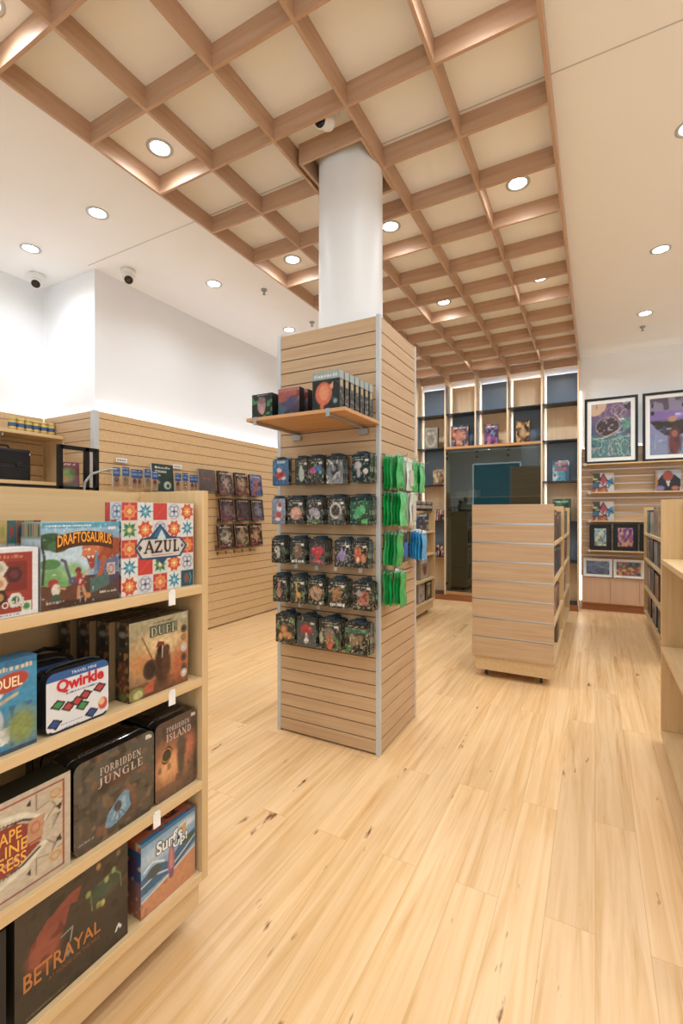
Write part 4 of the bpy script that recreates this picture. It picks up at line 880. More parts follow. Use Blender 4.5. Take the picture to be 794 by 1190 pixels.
for r, (z0, pegs) in enumerate(bagrows):
    for pi, (y_, n_, mt, lb) in enumerate(pegs):
        for i in range(n_):
            q += 1; tilt = (.10 if mt == 'greenbag' and r == 2 else .0)-.004*(q % 3)
            where = ', '+rowname[r]+' on the tower side, '+spot2[pi]
            xx = XR+.013+i*.0195
            o = bag_mesh(seed=q*.7, t=.0135).build('craft_bag', 'greenbag2' if mt == 'greenbag' and q % 3 == 0 else mt, None, (xx, y_+.004*math.sin(q*3.3), z0-.004+.004*math.sin(q*1.7)), (0, tilt, PI/2+.035*math.sin(q*1.9)))
            tag(o, ('outermost ' if i == n_-1 and n_ > 1 else '')+lb+where+('' if i == n_-1 else ', behind'), 'craft bag', 'bags on the right face of the tower')
            MB().box(-.036, .036, -.001, .0012, .170, .190).build('header_card', cm('7fc79a') if mt == 'greenbag' else 'paper', o)
            if i == n_-1 and mt in ('whitebag', 'darkbag', 'redbag'):
                MB().box(-.03, .03, -.012, -.010, .03, .12).build('label_sheet', cm({'whitebag': 'c9b9b4', 'darkbag': '2f64b4', 'redbag': 'b8463c'}[mt]), o)
        h0 = MB(); zz = z0+.18; L_ = .03+n_*.0195; h0.cyl((0, 0, zz), (L_, 0, zz), .0022, n=6); h0.cyl((L_, 0, zz), (L_+.004, 0, zz+.012), .0022, n=6); h0.box(-.003, .004, -.014, .014, zz-.016, zz+.016)
        tag(h0.build('peg_hook', 'steel', None, (XR, y_, 0)), 'metal hook, '+rowname[r]+' on the tower side face, '+spot2[pi]+' from the front', 'hook')

# ------------------------------------------------------------------ boxes on the tower shelf
def sbox_art(kind):
    a = Art(36, 36, '182421')
    if kind == 0: a.speck('3d8a5c', 5, 6, .6, 3); a.ell(.48, .5, .2, .32, 'b48a90'); a.ell(.5, .72, .18, .14, '8f6a72'); a.ell(.52, .3, .1, .16, 'd09a8a'); a.rect(0, .9, 1, 1, '2a3330'); a.scrib(.2, .8, .92, .04, 'b8c4c0')
    if kind == 1: a = Art(36, 36, '23323f', '8a3a44'); a.speck('3a6a8a', 5, 5, .55, 4, .7, (0, 0, 1, .6)); a.speck('c8604c', 5, 5, .6, 7, .6, (0, .5, 1, .9)); a.rect(0, .88, 1, 1, 'b8706a'); a.ell(.55, .45, .22, .2, '4a4a7a', soft=.6)
    if kind == 2:
        a.rect(0, .78, 1, 1, '9db2b4'); a.scrib(.08, .9, .84, .09, 'dfe6e4'); a.ell(.42, .42, .3, .3, 'e06a3c'); a.ell(.44, .44, .18, .2, 'ee8f5c'); a.poly([(.62, .62), (.78, .72), (.74, .5)], 'e8a080'); a.ell(.36, .1, .07, .09, 'e06a3c'); a.ell(.84, .2, .07, .06, '8fa6b0'); a.speck('3a5a60', 7, 7, .7, 2, .7, (.6, 0, 1, .7))
    a.grain(.12, 14, 3); return a
def spine(seed, base='30302e'):
    a = Art(8, 40, base); a.rect(0, .78, 1, 1, 'a9b6b4'); a.rect(.2, .6, .8, .76, 'c8a878'); a.speck('8d8a80', 3, 24, .55, seed, .8, (0, 0, 1, .6)); return a
ZS = 1.863
GS = 'boxes on the tower shelf'
for i in range(3):
    card('puzzle_box', 'dark green craft box with pinkish animal, left end of tower shelf, '+['front', 'second', 'rear'][i]+' one', 'craft box', .135, .128, .05, sbox_art(0), (-1.568+i*.004, 1.985+i*.056, ZS), 0, GS, side='1b2222', topc='3a4442')
for i in range(4):
    card('puzzle_box', 'dark red and blue craft box in the middle of the tower shelf, '+['front', 'second', 'third', 'rear'][i]+' one', 'craft box', .132, .138, .045, sbox_art(1), (-1.394+i*.012, 1.985+i*.06, ZS), 0, GS, side='201d20', topc='6a3a3c')
for i in range(7):
    card('puzzle_box', 'black, grey topped craft box with orange animal, right stack on tower shelf, '+['frontmost', 'second', 'third', 'fourth', 'fifth', 'sixth', 'rearmost'][i], 'craft box', .155, .187, .042, sbox_art(2), (-1.165+i*.003, 1.975+i*.0505, ZS), 0, GS, side='2b2b2b', sideart=spine(i+2), topc='b4c0c0')

# ------------------------------------------------------------------ left wall goods
GX = -3.95
def rpg(k):
    cols = [('5a3a36', 'b8a090'), ('6a3c2c', 'c09a70'), ('24508a', 'c06a4a'), ('5c3c44', '8a6a6a'), ('3a3034', '6a4a50'), ('4a4450', '8a8490'), ('3a2c26', 'c8b898'), ('4c3c2c', 'b09468'), ('3c2c28', 'c88a58')]
    b_, f_ = cols[k]; a = Art(24, 32, b_, '2a2022' if k != 2 else '2f6fb4'); a.ell(.5, .5, .28, .25, f_, soft=.5, a=.8); a.speck('1c1614', 6, 8, .6, k+3, .8); a.speck(f_, 8, 10, .68, k+9, .8); a.scrib(.12, .88, .86, .07, 'd0b8a8', k); a.rect(.05, .04, .5, .1, 'a8302c'); a.grain(.2, 14, k); return a
tn = ['top', 'middle', 'bottom']; cn = ['left', 'middle', 'right']
for r in range(3):
    for c_ in range(3):
        k = r*3+c_; y_ = 4.21+c_*.285+(.03 if r == 1 else 0); z_ = 1.585-r*.32
        b = card('rule_book', 'hardback rule book on the left wall, %s row, %s column of nine' % (tn[r], cn[c_]), 'book', .235, .27, .022, rpg(k), (GX+.10, y_, z_), RX, 'books hung on the left wall', side='d8cfc0', lean=.12)
        MB().box(-.1175, -.1155, .003, .027, 0, .27).build('spine', cm('8a2c28'), b, rot=(-.12, 0, 0))
        m = MB(); m.box(-.1, .09, -.013, .0, -.012, -.004); m.box(-.1, -.094, -.016, .09, -.014, -.004); m.box(.084, .09, -.016, .09, -.014, -.004); m.box(-.1, .09, .088, .092, -.02, .03)
        tag(m.build('book_holder', 'steel', None, (GX+.10, y_, z_), (0, 0, RX)), 'wire holder under the %s row, %s column rule book' % (tn[r], cn[c_]), 'holder')
for y_ in (4.16, 4.3, 4.45, 4.6, 4.75):
    h0 = MB(); h0.cyl((0, 0, 0), (.1, 0, 0), .004, n=6); h0.box(-.002, .003, -.015, .015, -.02, .02); tag(h0.build('peg_hook', 'steel', None, (GX, y_, .88)), 'empty hook in the short row under the nine books on the left wall', 'hook', 'empty hooks under the nine books')
a = Art(34, 40, '1f3a33'); a.scrib(.12, .85, .84, .07, 'cfd8cc', 3); a.scrib(.12, .7, .7, .07, 'cfd8cc', 4); a.scrib(.12, .4, .56, .05, 'a8b8ac', 5); a.ell(.7, .24, .17, .14, 'b9c4b4'); a.ell(.72, .22, .08, .07, '1f3a33'); a.ell(.28, .34, .08, .06, '7a8a84'); a.rect(0, 0, 1, .03, '33504a')
b = card('hobby_book', 'dark green book with white title and round emblem facing out on the left wall', 'book', .265, .28, .03, a, (GX+.1, 3.286, 1.572), RX, side='d8d4c8', lean=.06)
a = Art(24, 30, '5a4e4a', '6a5c56'); a.scrib(.3, .7, .56, .08, 'a8604a', 4); a.grain(.2, 10, 2)
card('hobby_book', 'plain brown-grey book with a small red mark left of the nine books', 'book', .255, .25, .03, a, (GX+.1, 3.9, 1.6), RX, side='b8b0a4', lean=.06)
for y_, z_, w_, t_ in ((3.286, 1.571, .24, 'dark green book'), (3.9, 1.599, .22, 'brown-grey book')):
    m = MB(); m.box(-w_/2, w_/2, -.013, .0, -.012, -.003); m.box(-w_/2, -w_/2+.006, -.016, .099, -.014, -.004); m.box(w_/2-.006, w_/2, -.016, .099, -.014, -.004); tag(m.build('book_holder', 'steel', None, (GX+.10, y_, z_), (0, 0, RX)), 'wire holder under the '+t_+' on the left wall', 'holder')
def blister(i, y_, grp, lb):
    a = Art(12, 24, 'b99268', 'c9a67c'); a.rect(0, .55, 1, 1, '1f4f96'); a.rect(.1, .68, .9, .82, '5a90c8'); a.ell(.5, .42, .3, .13, ['6a3a34', '8a6a4a', '7a3030'][i % 3]); a.scrib(.15, .85, .88, .05, 'c8d8ea', i); a.rect(.25, .08, .75, .3, 'a8804e', .8)
    o = card('blister_pack', lb, 'blister pack', .07, .19, .018, a, (GX+.12+.02*(i % 3), y_, 1.582+.008*math.sin(i*2)), RX, grp, side='c9c2b0', topc='1f4f96', mat='gloss', lean=-.02)
    MB().ball((0, -.006, .06), 1, sc=(.024, .012, .04), n=10).build('clear_bubble', 'clear', o)
    h0 = MB(); h0.cyl((0, 0, 1.755), (.17, 0, 1.755), .002, n=6); h0.box(-.002, .003, -.012, .012, 1.74, 1.77)
    tag(h0.build('peg_hook', 'steel', None, (GX, y_, 0)), 'hook of a blister pack '+lb.split(', ')[-1], 'hook', grp+' hooks')
for i, y_ in enumerate((2.74, 2.82, 2.90, 2.98, 3.06, 3.13)): blister(i, y_, 'blue topped blister packs by the corner post', 'blue topped blister pack of miniatures, between the corner post and the dark green book')
for i, y_ in enumerate((3.45, 3.53, 3.61, 3.69)): blister(i, y_, 'blue topped blister packs right of the green book', 'blue topped blister pack of miniatures, between the green book and the brown-grey book')
for y_, t_ in ((2.87, 'above the blister packs by the corner post'), (3.54, 'above the blister packs right of the green book')):
    o = tag(MB().box(-.06, .06, 0, .003, 0, .04).build('price_sign', 'paper', None, (GX+.016, y_, 1.835), (0, 0, RX)), 'small white price sign '+t_, 'sign')
    for q_ in range(4): MB().box(-.045+q_*.024, -.028+q_*.024, -.001, .0, .012, .028).build('print_mark', cm('8a8a92'), o)

# ------------------------------------------------------------------ alcove goods
def jar(y_, label, grp):
    o = thing('hobby_tin', label, 'tin', (-4.56, y_, 2.081), 0, grp)
    MB().lathe([(.0005, 0), (.03, 0), (.031, .002), (.031, .112), (.0005, .112)], 18).build('tin_body', cm('b89a4c', .3), o)
    MB().lathe([(.0316, .03), (.0316, .095)], 18).build('paper_band', cm('d8bc66'), o); MB().lathe([(.032, .045), (.032, .08)], 18).build('blue_mark', cm('3a5a86'), o)
    MB().lathe([(.0325, .11), (.033, .126), (.0005, .128)], 18).build('lid', cm('c4a85c', .3), o)
for i in range(6): jar(2.235+i*.067, 'small yellow tin with blue mark, in the row of six on the alcove top shelf', 'row of six yellow tins')
jar(2.09, 'single yellow tin at the left edge of the picture, apart from the row of six', None)
cs = thing('carry_case', 'black plastic carry case standing on the alcove middle shelf', 'case', (-4.46, 2.12, 1.641), RX)
m = MB(); m.box(-.22, .22, 0, .14, 0, .28); m.build('case_body', 'blackp', cs, bevel=.012)
m = MB(); m.box(-.205, .205, -.005, .0, .02, .12); m.box(-.205, .205, -.005, .0, .15, .26); m.build('front_ribs', 'black', cs, bevel=.003)
for x_ in (-.12, .12): MB().box(x_-.025, x_+.025, -.014, -.004, .12, .16).build('latch', 'blackp', cs, bevel=.003)
MB().tube([(-.07, .06, .28), (-.06, .06, .305), (.06, .06, .305), (.07, .06, .28)], .008).build('handle', 'blackp', cs)
MB().box(.19, .212, -.004, .0, .23, .25).build('white_tag', 'paper', cs)
# black metal stand with tray and booklets
st = thing('display_stand', 'black metal frame display stand behind the nearest shelf unit', 'display stand', (-3.05, 1.9, 0))
m = MB(); r_ = .014
for (x_, y_) in ((-.0, -.125), (.0, .055), (-.0, .125), (-.42, -.125), (-.42, .125)): m.box(x_-r_, x_+r_, y_-r_, y_+r_, 0, 1.80 if x_ > -.1 else 1.5)
m.box(-r_, r_, -.125, .125, 1.775, 1.80); m.build('frame', 'black', st)
MB().box(-.43, .014, -.5, .139, 1.515, 1.53).build('tray', 'black', st)
MB().box(-.43, -.41, -.5, -.48, 0, 1.52).build('rear_post', 'black', st); MB().box(-.006, .014, -.5, -.48, 0, 1.52).build('front_post', 'black', st)
MB().tube([(.03, .02, 1.5), (.04, .02, 1.56), (.05, .06, 1.62), (.05, .18, 1.66), (.03, .26, 1.67)], .008).build('curved_rail', 'grey', st)
for i in range(3):
    a = Art(20, 28, '6a1c22', '7a2228'); a.ell(.45, .45, .3, .26, '7a9a3c', soft=.4); a.ell(.3, .3, .2, .14, 'c98a3c', soft=.4); a.ell(.7, .6, .14, .12, '4a7a34'); a.scrib(.15, .85, .88, .06, 'd8b8a8', 3); a.rect(0, 0, 1, .08, '2a4a2c')
    card('booklet', 'red spined booklet leaning on the black stand, '+['front', 'middle', 'rear'][i]+' of three', 'book', .13, .17, .014, a, (-3.10-i*.03, 1.86+i*.02, 1.531), RX-.5, 'booklets on the black stand', side='7a1c24', lean=.35)
# tray items and small dark case on the near unit top
# ------------------------------------------------------------------ goods on the mid-floor units (faces look to +X)
def pic(nx, ny, bg, top, cols, seed):
    a = Art(nx, ny, bg, top)
    for i, c_ in enumerate(cols): a.speck(c_, 3+i*2, 3+i*2, .5+.06*i, seed+i*3, .85)
    a.scrib(.15, .85, .85, .07, 'dcd4c4', seed); a.grain(.2, 9, seed); return a
def onunit(x, y0, w_, z, h, bg, top, cols, seed, label, side=None, d=.06, sgn=1, art=None, group=None):
    a = art or pic(20, 24, bg, top, cols, seed)
    return card('board_game_box', label, 'board game', w_, h, d, a, (x, y0+w_/2, z), RX*sgn, group, side=side or bg)
XM = -.30
a = pic(20, 24, '8a6a4a', 'b0a494', ['a08a6a'], 3); a.ell(.5, .3, .4, .28, 'd8602a'); a.rect(.1, .55, .9, .9, 'a8a8a4')
onunit(XM, 3.99, .26, 1.12, .245, '', '', [], 0, 'tan board game with an orange disc on the top shelf of the slat-ended unit', side='b09872', art=a)
units = [(4.27, .28, 1.12, .26, '6a4e38', '5a4636', ['8a6a4c', '3c2c22'], 5, 'brown patterned board game'), (4.58, .27, 1.12, .22, '3a3c40', '5a5248', ['8a4a3a'], 6, 'dark grey board game'), (4.88, .26, 1.12, .25, '7a5a3c', '9a7a54', ['4a3424'], 7, 'light brown board game'),
 (3.99, .25, .82, .23, '5a4848', '6a5c5a', ['8a5a5a', '2c2a2e'], 8, 'mauve-brown board game'), (4.26, .27, .82, .25, '1c2630', '2a3c4c', ['4a6a8a', '101418'], 9, 'black and steel blue board game'), (4.56, .28, .82, .24, '22303a', '30404c', ['7a8a94'], 10, 'dark blue-grey board game'), (4.87, .26, .82, .22, '4a3038', '54383c', ['8a5048'], 11, 'dark plum board game'),
 (4.0, .28, .485, .25, '9a7464', 'b49a8a', ['c8a898', '6a4a44'], 12, 'pinkish beige board game'), (4.3, .28, .485, .24, 'a06a50', 'b08870', ['7a3c34'], 13, 'terracotta board game'), (4.61, .27, .485, .22, '5a3a34', '6a4a40', ['9a7a5a'], 14, 'dark red-brown board game'),
 (4.62, .26, .188, .24, '7a5840', '8a6a50', ['4c3426'], 15, 'brown board game')]
lv = {1.12: 'top', .82: 'second', .485: 'third', .188: 'bottom'}
for y0, w_, z, h, bg, tp, cl, sd_, lb in units: onunit(XM, y0, w_, z, h, bg, tp, cl, sd_, lb+' on the '+lv[z]+' shelf of the slat-ended unit')
units = [(5.3, .3, 1.12, .3, '6a5440', '8a7a64', ['a89880', '3c3024'], 21, 'tall greyish brown board game'), (5.63, .3, 1.12, .3, '5c4a3c', '7a6a5a', ['9a8a74'], 22, 'tall dark brown board game'), (5.96, .3, 1.12, .26, '3a4a44', '4a5a54', ['8a9a84'], 23, 'grey-green board game'),
 (5.3, .3, .82, .25, '8a2c28', 'a03830', ['c86a50', '4a1c1c'], 24, 'red board game with round faces'), (5.63, .3, .82, .25, '7a3028', '94402c', ['c88a50'], 25, 'brick red board game'), (5.96, .3, .82, .24, '5a3c34', '6c4a3c', ['a07850'], 26, 'rust brown board game'),
 (5.3, .3, .485, .2, '3a5a3c', '8a3c34', ['b84a3c', '2c3c2c'], 27, 'red and green board game'), (5.63, .3, .485, .22, '4c3c30', '5c4a3a', ['8a7454'], 28, 'dark tan board game'), (5.4, .28, .188, .24, '3a3430', '4a423c', ['7a6a5a'], 29, 'dark board game')]
for y0, w_, z, h, bg, tp, cl, sd_, lb in units: onunit(XM, y0, w_, z, h, bg, tp, cl, sd_, lb+' on the '+lv[z]+' shelf of the rear mid-floor unit')
# small unit behind the tower
XC = -1.985
a = pic(22, 20, '3a3c48', '4a5a6c', ['2f5a8a', '7a4a3c', 'b8a890'], 31)
onunit(XC, 5.62, .5, 1.12, .235, '', '', [], 0, 'blue and brown picture game on the upper shelf of the unit behind the tower', side='3a3c48', art=a)
a = pic(22, 20, 'b8a488', 'c0b094', ['8a7860'], 33); a.ell(.5, .45, .2, .26, 'a03c30')
onunit(XC, 5.78, .34, .485, .26, '', '', [], 0, 'cream board game with a red emblem on the unit behind the tower', side='a8947a', art=a)
onunit(XC, 5.66, .3, .82, .2, '26282c', '34363a', ['4a4c50'], 34, 'black board game on the second shelf of the unit behind the tower')
onunit(XC, 5.7, .24, .188, .25, 'a8988a', 'b4a898', ['7a5a54', 'c8b8a8'], 35, 'pale pinkish board game on the bottom shelf of the unit behind the tower')
a = pic(20, 20, '3a3026', '4a3e30', ['6a5a40'], 36); a.ell(.5, .5, .22, .3, 'b8a468')
onunit(XC, 6.0, .24, .188, .24, '', '', [], 0, 'brown board game with a gold oval on the unit behind the tower', side='3a3026', art=a)
for i in range(3):
    o = thing('round_tin', 'small dark round tin on top of the unit behind the tower, '+['nearest', 'middle', 'farthest'][i]+' of three', 'tin', (-2.05, 5.78+i*.22, 1.39), 0, 'round tins on the unit behind the tower')
    MB().lathe([(.0005, 0), (.075, 0), (.08, .01), (.08, .1), (.0005, .1)], 18).build('tin_body', cm('2e2a28', .3), o); MB().lathe([(.083, .085), (.083, .115), (.07, .125), (.0005, .125)], 18).build('lid', cm('6a5a4c', .3), o); MB().lathe([(.081, .03), (.081, .07)], 18).build('paper_band', cm('9a8a80'), o)
# right hand unit (faces look to -X)
XD = .545
units = [(6.35, .28, 1.12, .27, '1f4a5a', '2f7a64', ['2f6ab0', '4aa88a', '1a3040'], 41, 'blue and green board game'), (6.0, .3, 1.12, .25, 'a8a89c', 'b8b4a8', ['8a8a84'], 42, 'pale grey board game'), (5.6, .32, 1.12, .3, '9a8f74', 'a8584c', ['c8a86a', '6a8a54'], 43, 'colourful tan board game'), (5.2, .34, 1.12, .3, 'a87a6a', 'b08a7a', ['8a4a4a', 'c8b890'], 44, 'rose and cream board game'),
 (6.35, .28, .82, .24, '8a7a6a', '9a8a7a', ['5a4c40'], 45, 'grey-beige board game'), (6.0, .3, .82, .26, '2a2a30', '3a3a44', ['6a6a74'], 46, 'black board game'), (5.6, .3, .82, .24, '9a948a', 'b0aaa0', ['6a6460'], 47, 'stone grey board game'), (5.2, .3, .82, .24, '35302e', '48403c', ['8a7a6a'], 48, 'dark brown board game'),
 (6.3, .3, .485, .25, '9a9088', 'a8a098', ['4a4a50'], 49, 'ash grey board game'), (5.9, .3, .485, .27, '24262c', '2e3038', ['8a5a44'], 50, 'near black board game'), (5.5, .32, .485, .25, '6a4038', '7a4a40', ['a87a5a'], 51, 'reddish brown board game'),
 (6.2, .36, .188, .24, '2a2420', '3a302a', ['5a4a3c'], 52, 'very dark brown board game'), (5.7, .36, .188, .26, '2c3c4c', 'c8d0d8', ['8aa0b8', '1c2c3c'], 53, 'white topped blue board game'), (5.15, .4, .188, .26, '141c24', '1c2630', ['3a5064'], 54, 'black board game lid down')]
for y0, w_, z, h, bg, tp, cl, sd_, lb in units: onunit(XD, y0, w_, z, h, bg, tp, cl, sd_, lb+' on the '+lv[z]+' shelf of the right hand unit', sgn=-1)
o = card('small_game_box', 'small yellow box on the upper shelf of the nearest right unit', 'box', .12, .07, .08, Art(8, 8, 'd8a83c', 'e0b850'), (.40, 2.58, 1.086), -RX, side='d0a03c')
o = card('small_game_box', 'pale pink box standing on the lower shelf of the nearest right unit', 'box', .2, .3, .06, Art(8, 8, 'c89a94', 'd0a8a0'), (.47, 2.95, .573), -RX, side='c09088')

# ------------------------------------------------------------------ bookcase goods
def bcb(x0, x1, z, h, art, label, side='2a2420', d=.07, y=7.225):
    return card('board_game_box', label, 'board game', x1-x0, h, d, art, ((x0+x1)/2, y, z), 0, None, side=side)
a = Art(24, 30, '8f8672', 'a09682'); a.ring(.5, .4, .32, .3, .3, 'd0c8ae'); a.rect(.2, .4, .8, .9, '7a7264', .6); a.scrib(.25, .75, .7, .1, 'c8c0a8'); a.grain(.2, 9, 2)
bcb(-2.42, -2.2, 2.391, .335, a, 'silver beige board game in the leftmost bay of the bookcase')
a = pic(30, 30, '6a2c34', '3a3a54', ['c8603c', 'e0a080', '2c2030', '4a6a90'], 61); a.ell(.5, .5, .28, .2, 'e08a5c', soft=.6, a=.7)
bcb(-1.985, -1.715, 2.393, .325, a, 'large red and orange board game on the bookcase above the glass cabinet')
a = pic(24, 30, '5a2f64', '3a3458', ['8a4a8a', 'c86aa0', '2a2440', '6a90b0'], 64)
bcb(-1.475, -1.28, 2.393, .3, a, 'purple board game above the middle of the glass cabinet')
a = Art(24, 30, '6a4424', '7a5430'); a.speck('d8a458', 6, 8, .55, 4); a.speck('2c1a10', 7, 9, .62, 6); a.ell(.5, .45, .2, .2, 'c8a068', soft=.5)
bcb(-1.02, -.835, 2.393, .31, a, 'brown and gold board game above the right end of the glass cabinet', side='3a2618')
a = pic(24, 30, '20587a', '2a7090', ['48a0b8', 'b8d0d8', '204060'], 67); a.rect(.1, .5, .9, .62, 'b83c48', .8); a.rect(.15, .75, .85, .9, 'c85a5c', .7)
bcb(-.53, -.32, 1.812, .285, a, 'teal board game with red lettering in the right bay of the bookcase', side='1c3c50')
a = pic(24, 26, '1f4030', '28503c', ['4a8a64', '142c22'], 69); a.scrib(.2, .8, .82, .08, 'a8d8b0', 3)
bcb(-.53, -.30, 1.247, .31, a, 'dark green board game in the right bay, just above the mid-floor units', side='163024')
a = pic(20, 26, '7a5a3c', '8a6c48', ['d8c49a', '5a3020', 'a87c4c'], 71)
o = bcb(-2.27, -2.10, 1.812, .25, a, 'gold and brown board game leaning in the leftmost bay beside the glass cabinet'); o.rotation_euler = (0, .0, .25)
for i, (z, x_, nm) in enumerate(((1.247, -2.2, 'upper left'), (1.247, -2.13, 'upper right'), (.682, -2.21, 'lower left'), (.682, -2.13, 'lower right'))):
    o = card('figure_box', 'small black figure box in the leftmost bay, '+nm+' of four', 'figure box', .065, .17, .06, pic(8, 16, '2a2226', '1c1a1c', ['c8504c', 'e0d8d0'], 80+i), (x_, 7.24, z), 0, 'figure boxes in the leftmost bay', side='1a1618')
# inside the glass cabinet
for i, (x0, x1, z, h, c_) in enumerate(((-1.93, -1.75, 1.616, .08, 'a8906a'), (-1.74, -1.56, 1.616, .1, 'b89c70'), (-1.85, -1.66, 1.421, .11, 'b08c5c'))):
    card('storage_box', 'pale wood box inside the glass cabinet, '+['left one on the upper shelf', 'right one on the upper shelf', 'one on the lower shelf'][i], 'box', x1-x0, h, .12, Art(6, 6, c_), ((x0+x1)/2, 7.31, z), 0, side=c_)

# ------------------------------------------------------------------ posters and pictures on the right
def framed(label, cat, xc, z, w_, h, fr, mt, art, fcol, lean=.0, y=7.3, group=None, depth=.02):
    t = thing('framed_picture', label, cat, (xc, y, z), 0, group); t.rotation_euler = (-lean, 0, 0)
    m = MB(); m.box(-w_/2, w_/2, 0, depth, 0, fr); m.box(-w_/2, w_/2, 0, depth, h-fr, h); m.box(-w_/2, -w_/2+fr, 0, depth, fr, h-fr); m.box(w_/2-fr, w_/2, 0, depth, fr, h-fr)
    m.build('frame', fcol, t, bevel=.002)
    MB().box(-w_/2+fr, w_/2-fr, depth*.6, depth, fr, h-fr).build('mount', 'paper' if mt else fcol, t)
    iw, ih = w_-2*(fr+mt), h-2*(fr+mt)
    card('print', None, None, iw, ih, .002, art, (0, depth*.45, fr+mt), 0, parent=t, side='dddddd', mat='gloss'); return t
a = Art(70, 90, '35687a', '7a5a8a')
a.rect(0, 0, 1, .42, '3f7a78', .9); a.rect(0, .42, 1, .62, '4a5a80', .7); a.ell(.08, 1.0, .32, .22, 'd8b090'); a.ell(.42, .57, .3, .17, '3f3238', .25); a.ring(.42, .57, .3, .18, .07, 'a88a90')
for i in range(7): a.ring(.25+.12*i, .2+.05*math.sin(i*2), .1, .14, .12, ['6ab0a8', '9ac8b0', '5a90a8', 'b8a080'][i % 4]); a.ring(.25+.12*i, .12, .05, .08, .2, ['88b8a0', '4a7a90'][i % 2])
for i in range(6): a.ring(.5+.08*i, .82+.05*math.sin(i), .14, .1, .09, ['b88a90', '5a4a70', 'c8a080'][i % 3])
a.line([(.05, .35), (.3, .36), (.5, .42), (.72, .5), (.8, .62), (.6, .8)], .014, 'd8c4b0'); a.line([(.0, .38), (.25, .3), (.6, .34), (1, .38)], .012, '7fc0cc'); a.ell(.9, .6, .14, .1, '4f9a84', soft=.4); a.ell(.95, .95, .12, .1, '3a2c44'); a.speck('2c4a60', 14, 18, .68, 3, .5); a.speck('c8b0c0', 18, 22, .75, 7, .5)
framed('large framed poster of a swirling teal and purple underwater scene', 'poster', .185, 2.036, .63, .905, .032, .05, a, 'black', .03)
a = Art(70, 90, '7c90b4', '8a7cae'); a.rect(0, .8, 1, 1, '8d84a4'); a.speck('4a3c50', 8, 6, .55, 4, .8, (0, .78, 1, 1)); a.rect(0, .62, 1, .76, '8456b4', .7); a.rect(0, .55, 1, .62, '4a3f64', .6); a.poly([(.0, .6), (.45, .58), (1, .6), (.9, .42), (.62, .3), (.35, .34), (.14, .46)], '2c2830'); a.ell(.52, .62, .1, .05, 'c08a6a', soft=.3); a.ell(.56, .2, .14, .26, '6c2c34', soft=.3); a.ell(.57, .36, .07, .06, 'a05a50'); a.ell(.06, .88, .03, .05, '2c2840'); a.ell(.06, .74, .05, .04, '2c2840'); a.line([(.1, .2), (.14, .36), (.12, .1)], .01, 'b8c8e0')
a.ell(.85, .85, .12, .06, '3c3440'); a.speck('5a7ab0', 9, 14, .6, 6, .5, (0, 0, .4, .5)); a.speck('4a2028', 10, 12, .62, 8, .6, (.4, 0, .8, .3))
framed('large framed purple and blue poster with a wide dark hat, cut by the right edge', 'poster', .865, 2.036, .63, .905, .032, .05, a, 'black', .03)
def tri():
    a = Art(30, 30, 'c8c8c4'); a.poly([(0, 1), (.3, 1), (.35, .6), (0, .5)], '3a4a3c'); a.poly([(.3, .65), (.5, .95), (.68, .6), (.5, .35)], 'c23a58'); a.poly([(.65, .55), (.95, .75), (1, .4), (.75, .2)], '2f84b4'); a.poly([(.0, .5), (.3, .5), (.25, .2), (0, .2)], '2a6a8a'); a.poly([(.3, .3), (.62, .3), (.7, 0), (.2, 0)], 'c8603c'); a.poly([(0, .2), (.2, .15), (.1, 0), (0, 0)], 'b03a3a'); a.poly([(.55, .95), (.95, 1), (.95, .8), (.68, .66)], 'd8d4c4'); a.speck('d8c050', 6, 6, .78, 3)
    for p in ([(0, .5), (.3, .5), (.5, .95), (.68, .6), (1, .4)], [(.3, .5), (.5, .32), (.75, .2)], [(.3, .5), (.25, .1), (.6, .3), (.7, 0)], [(.68, .6), (.62, .3)], [(.0, .2), (.25, .2)], [(.3, 1), (.35, .6)]): a.line(p, .045, '16181a')
    return a
card('art_tile', 'square picture of bright stained glass shapes on the upper shelf', 'picture', .255, .262, .02, tri(), (.098, 7.34, 1.65), 0, side='d8d8d4')
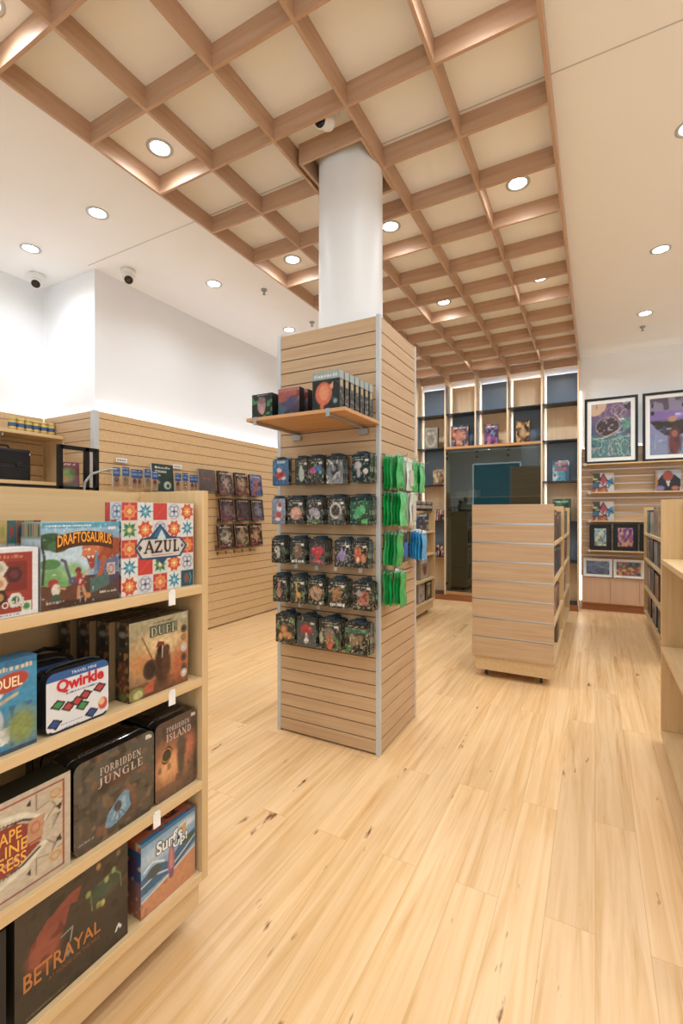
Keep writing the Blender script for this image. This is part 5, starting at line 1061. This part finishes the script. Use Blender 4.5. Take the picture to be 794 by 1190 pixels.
card('art_tile', 'square picture of bright stained glass shapes on the lower thin shelf', 'picture', .255, .262, .02, tri(), (.098, 7.375, 1.257), 0, side='d8d8d4')
a = Art(30, 30, 'a8b4c8', 'b0b8c8'); a.poly([(.0, .35), (.3, .8), (.5, .3), (.72, .8), (1, .5), (.95, 0), (.05, 0)], '1f1e24'); a.ell(.5, .72, .2, .25, 'a8462c'); a.poly([(.42, .45), (.58, .45), (.52, .15)], 'd8d4d0'); a.ell(.2, .12, .16, .12, '8a7ab0'); a.ell(.78, .12, .14, .1, 'c06a50'); a.ell(.04, .5, .06, .4, 'b8783c')
card('art_tile', 'square picture of a red haired figure in a dark coat, seen from the front', 'picture', .275, .27, .02, a, (.83, 7.34, 1.65), 0, side='b08a5c')
def dimg(c1, c2, cols, s_):
    a = Art(26, 30, c1, c2); [a.speck(c_, 5+i, 5+i, .56, s_+i, .8) for i, c_ in enumerate(cols)]; return a
framed('dark framed picture with pale blue and yellow figures on the third shelf', 'picture', .062, .85, .262, .355, .014, .045, dimg('8a9a6a', '7ab0c8', ['d8c880', '4a5a5a'], 91), 'black', .03, y=7.33).children[1].data.materials[0] = M['blackp']
framed('dark framed picture in pink and purple on the third shelf', 'picture', .358, .85, .282, .36, .014, .04, dimg('b05a4a', '7a4ab0', ['e08ab0', '4a2c6a', 'e0a060'], 95), 'black', .03, y=7.33).children[1].data.materials[0] = M['blackp']
framed('dark framed purple picture half hidden by the right hand unit', 'picture', .66, .85, .282, .36, .014, .04, dimg('5a3c7a', '4a3064', ['9a5ab0', '2a2040'], 98), 'black', .03, y=7.33).children[1].data.materials[0] = M['blackp']
framed('wide white framed picture with a blue night scene, standing on the low cupboard', 'picture', .03, .476, .35, .25, .012, .022, dimg('1f4a84', '5a6a9a', ['3a8ab8', '5a4a5a', '2a2a44'], 101), 'white', .02, y=7.38)
framed('wide white framed picture with red and yellow shapes, standing on the low cupboard', 'picture', .395, .476, .35, .25, .012, .022, dimg('b86a5a', '4a8aa0', ['d83a34', 'e8c050', '3a5a6a'], 104), 'white', .02, y=7.38)
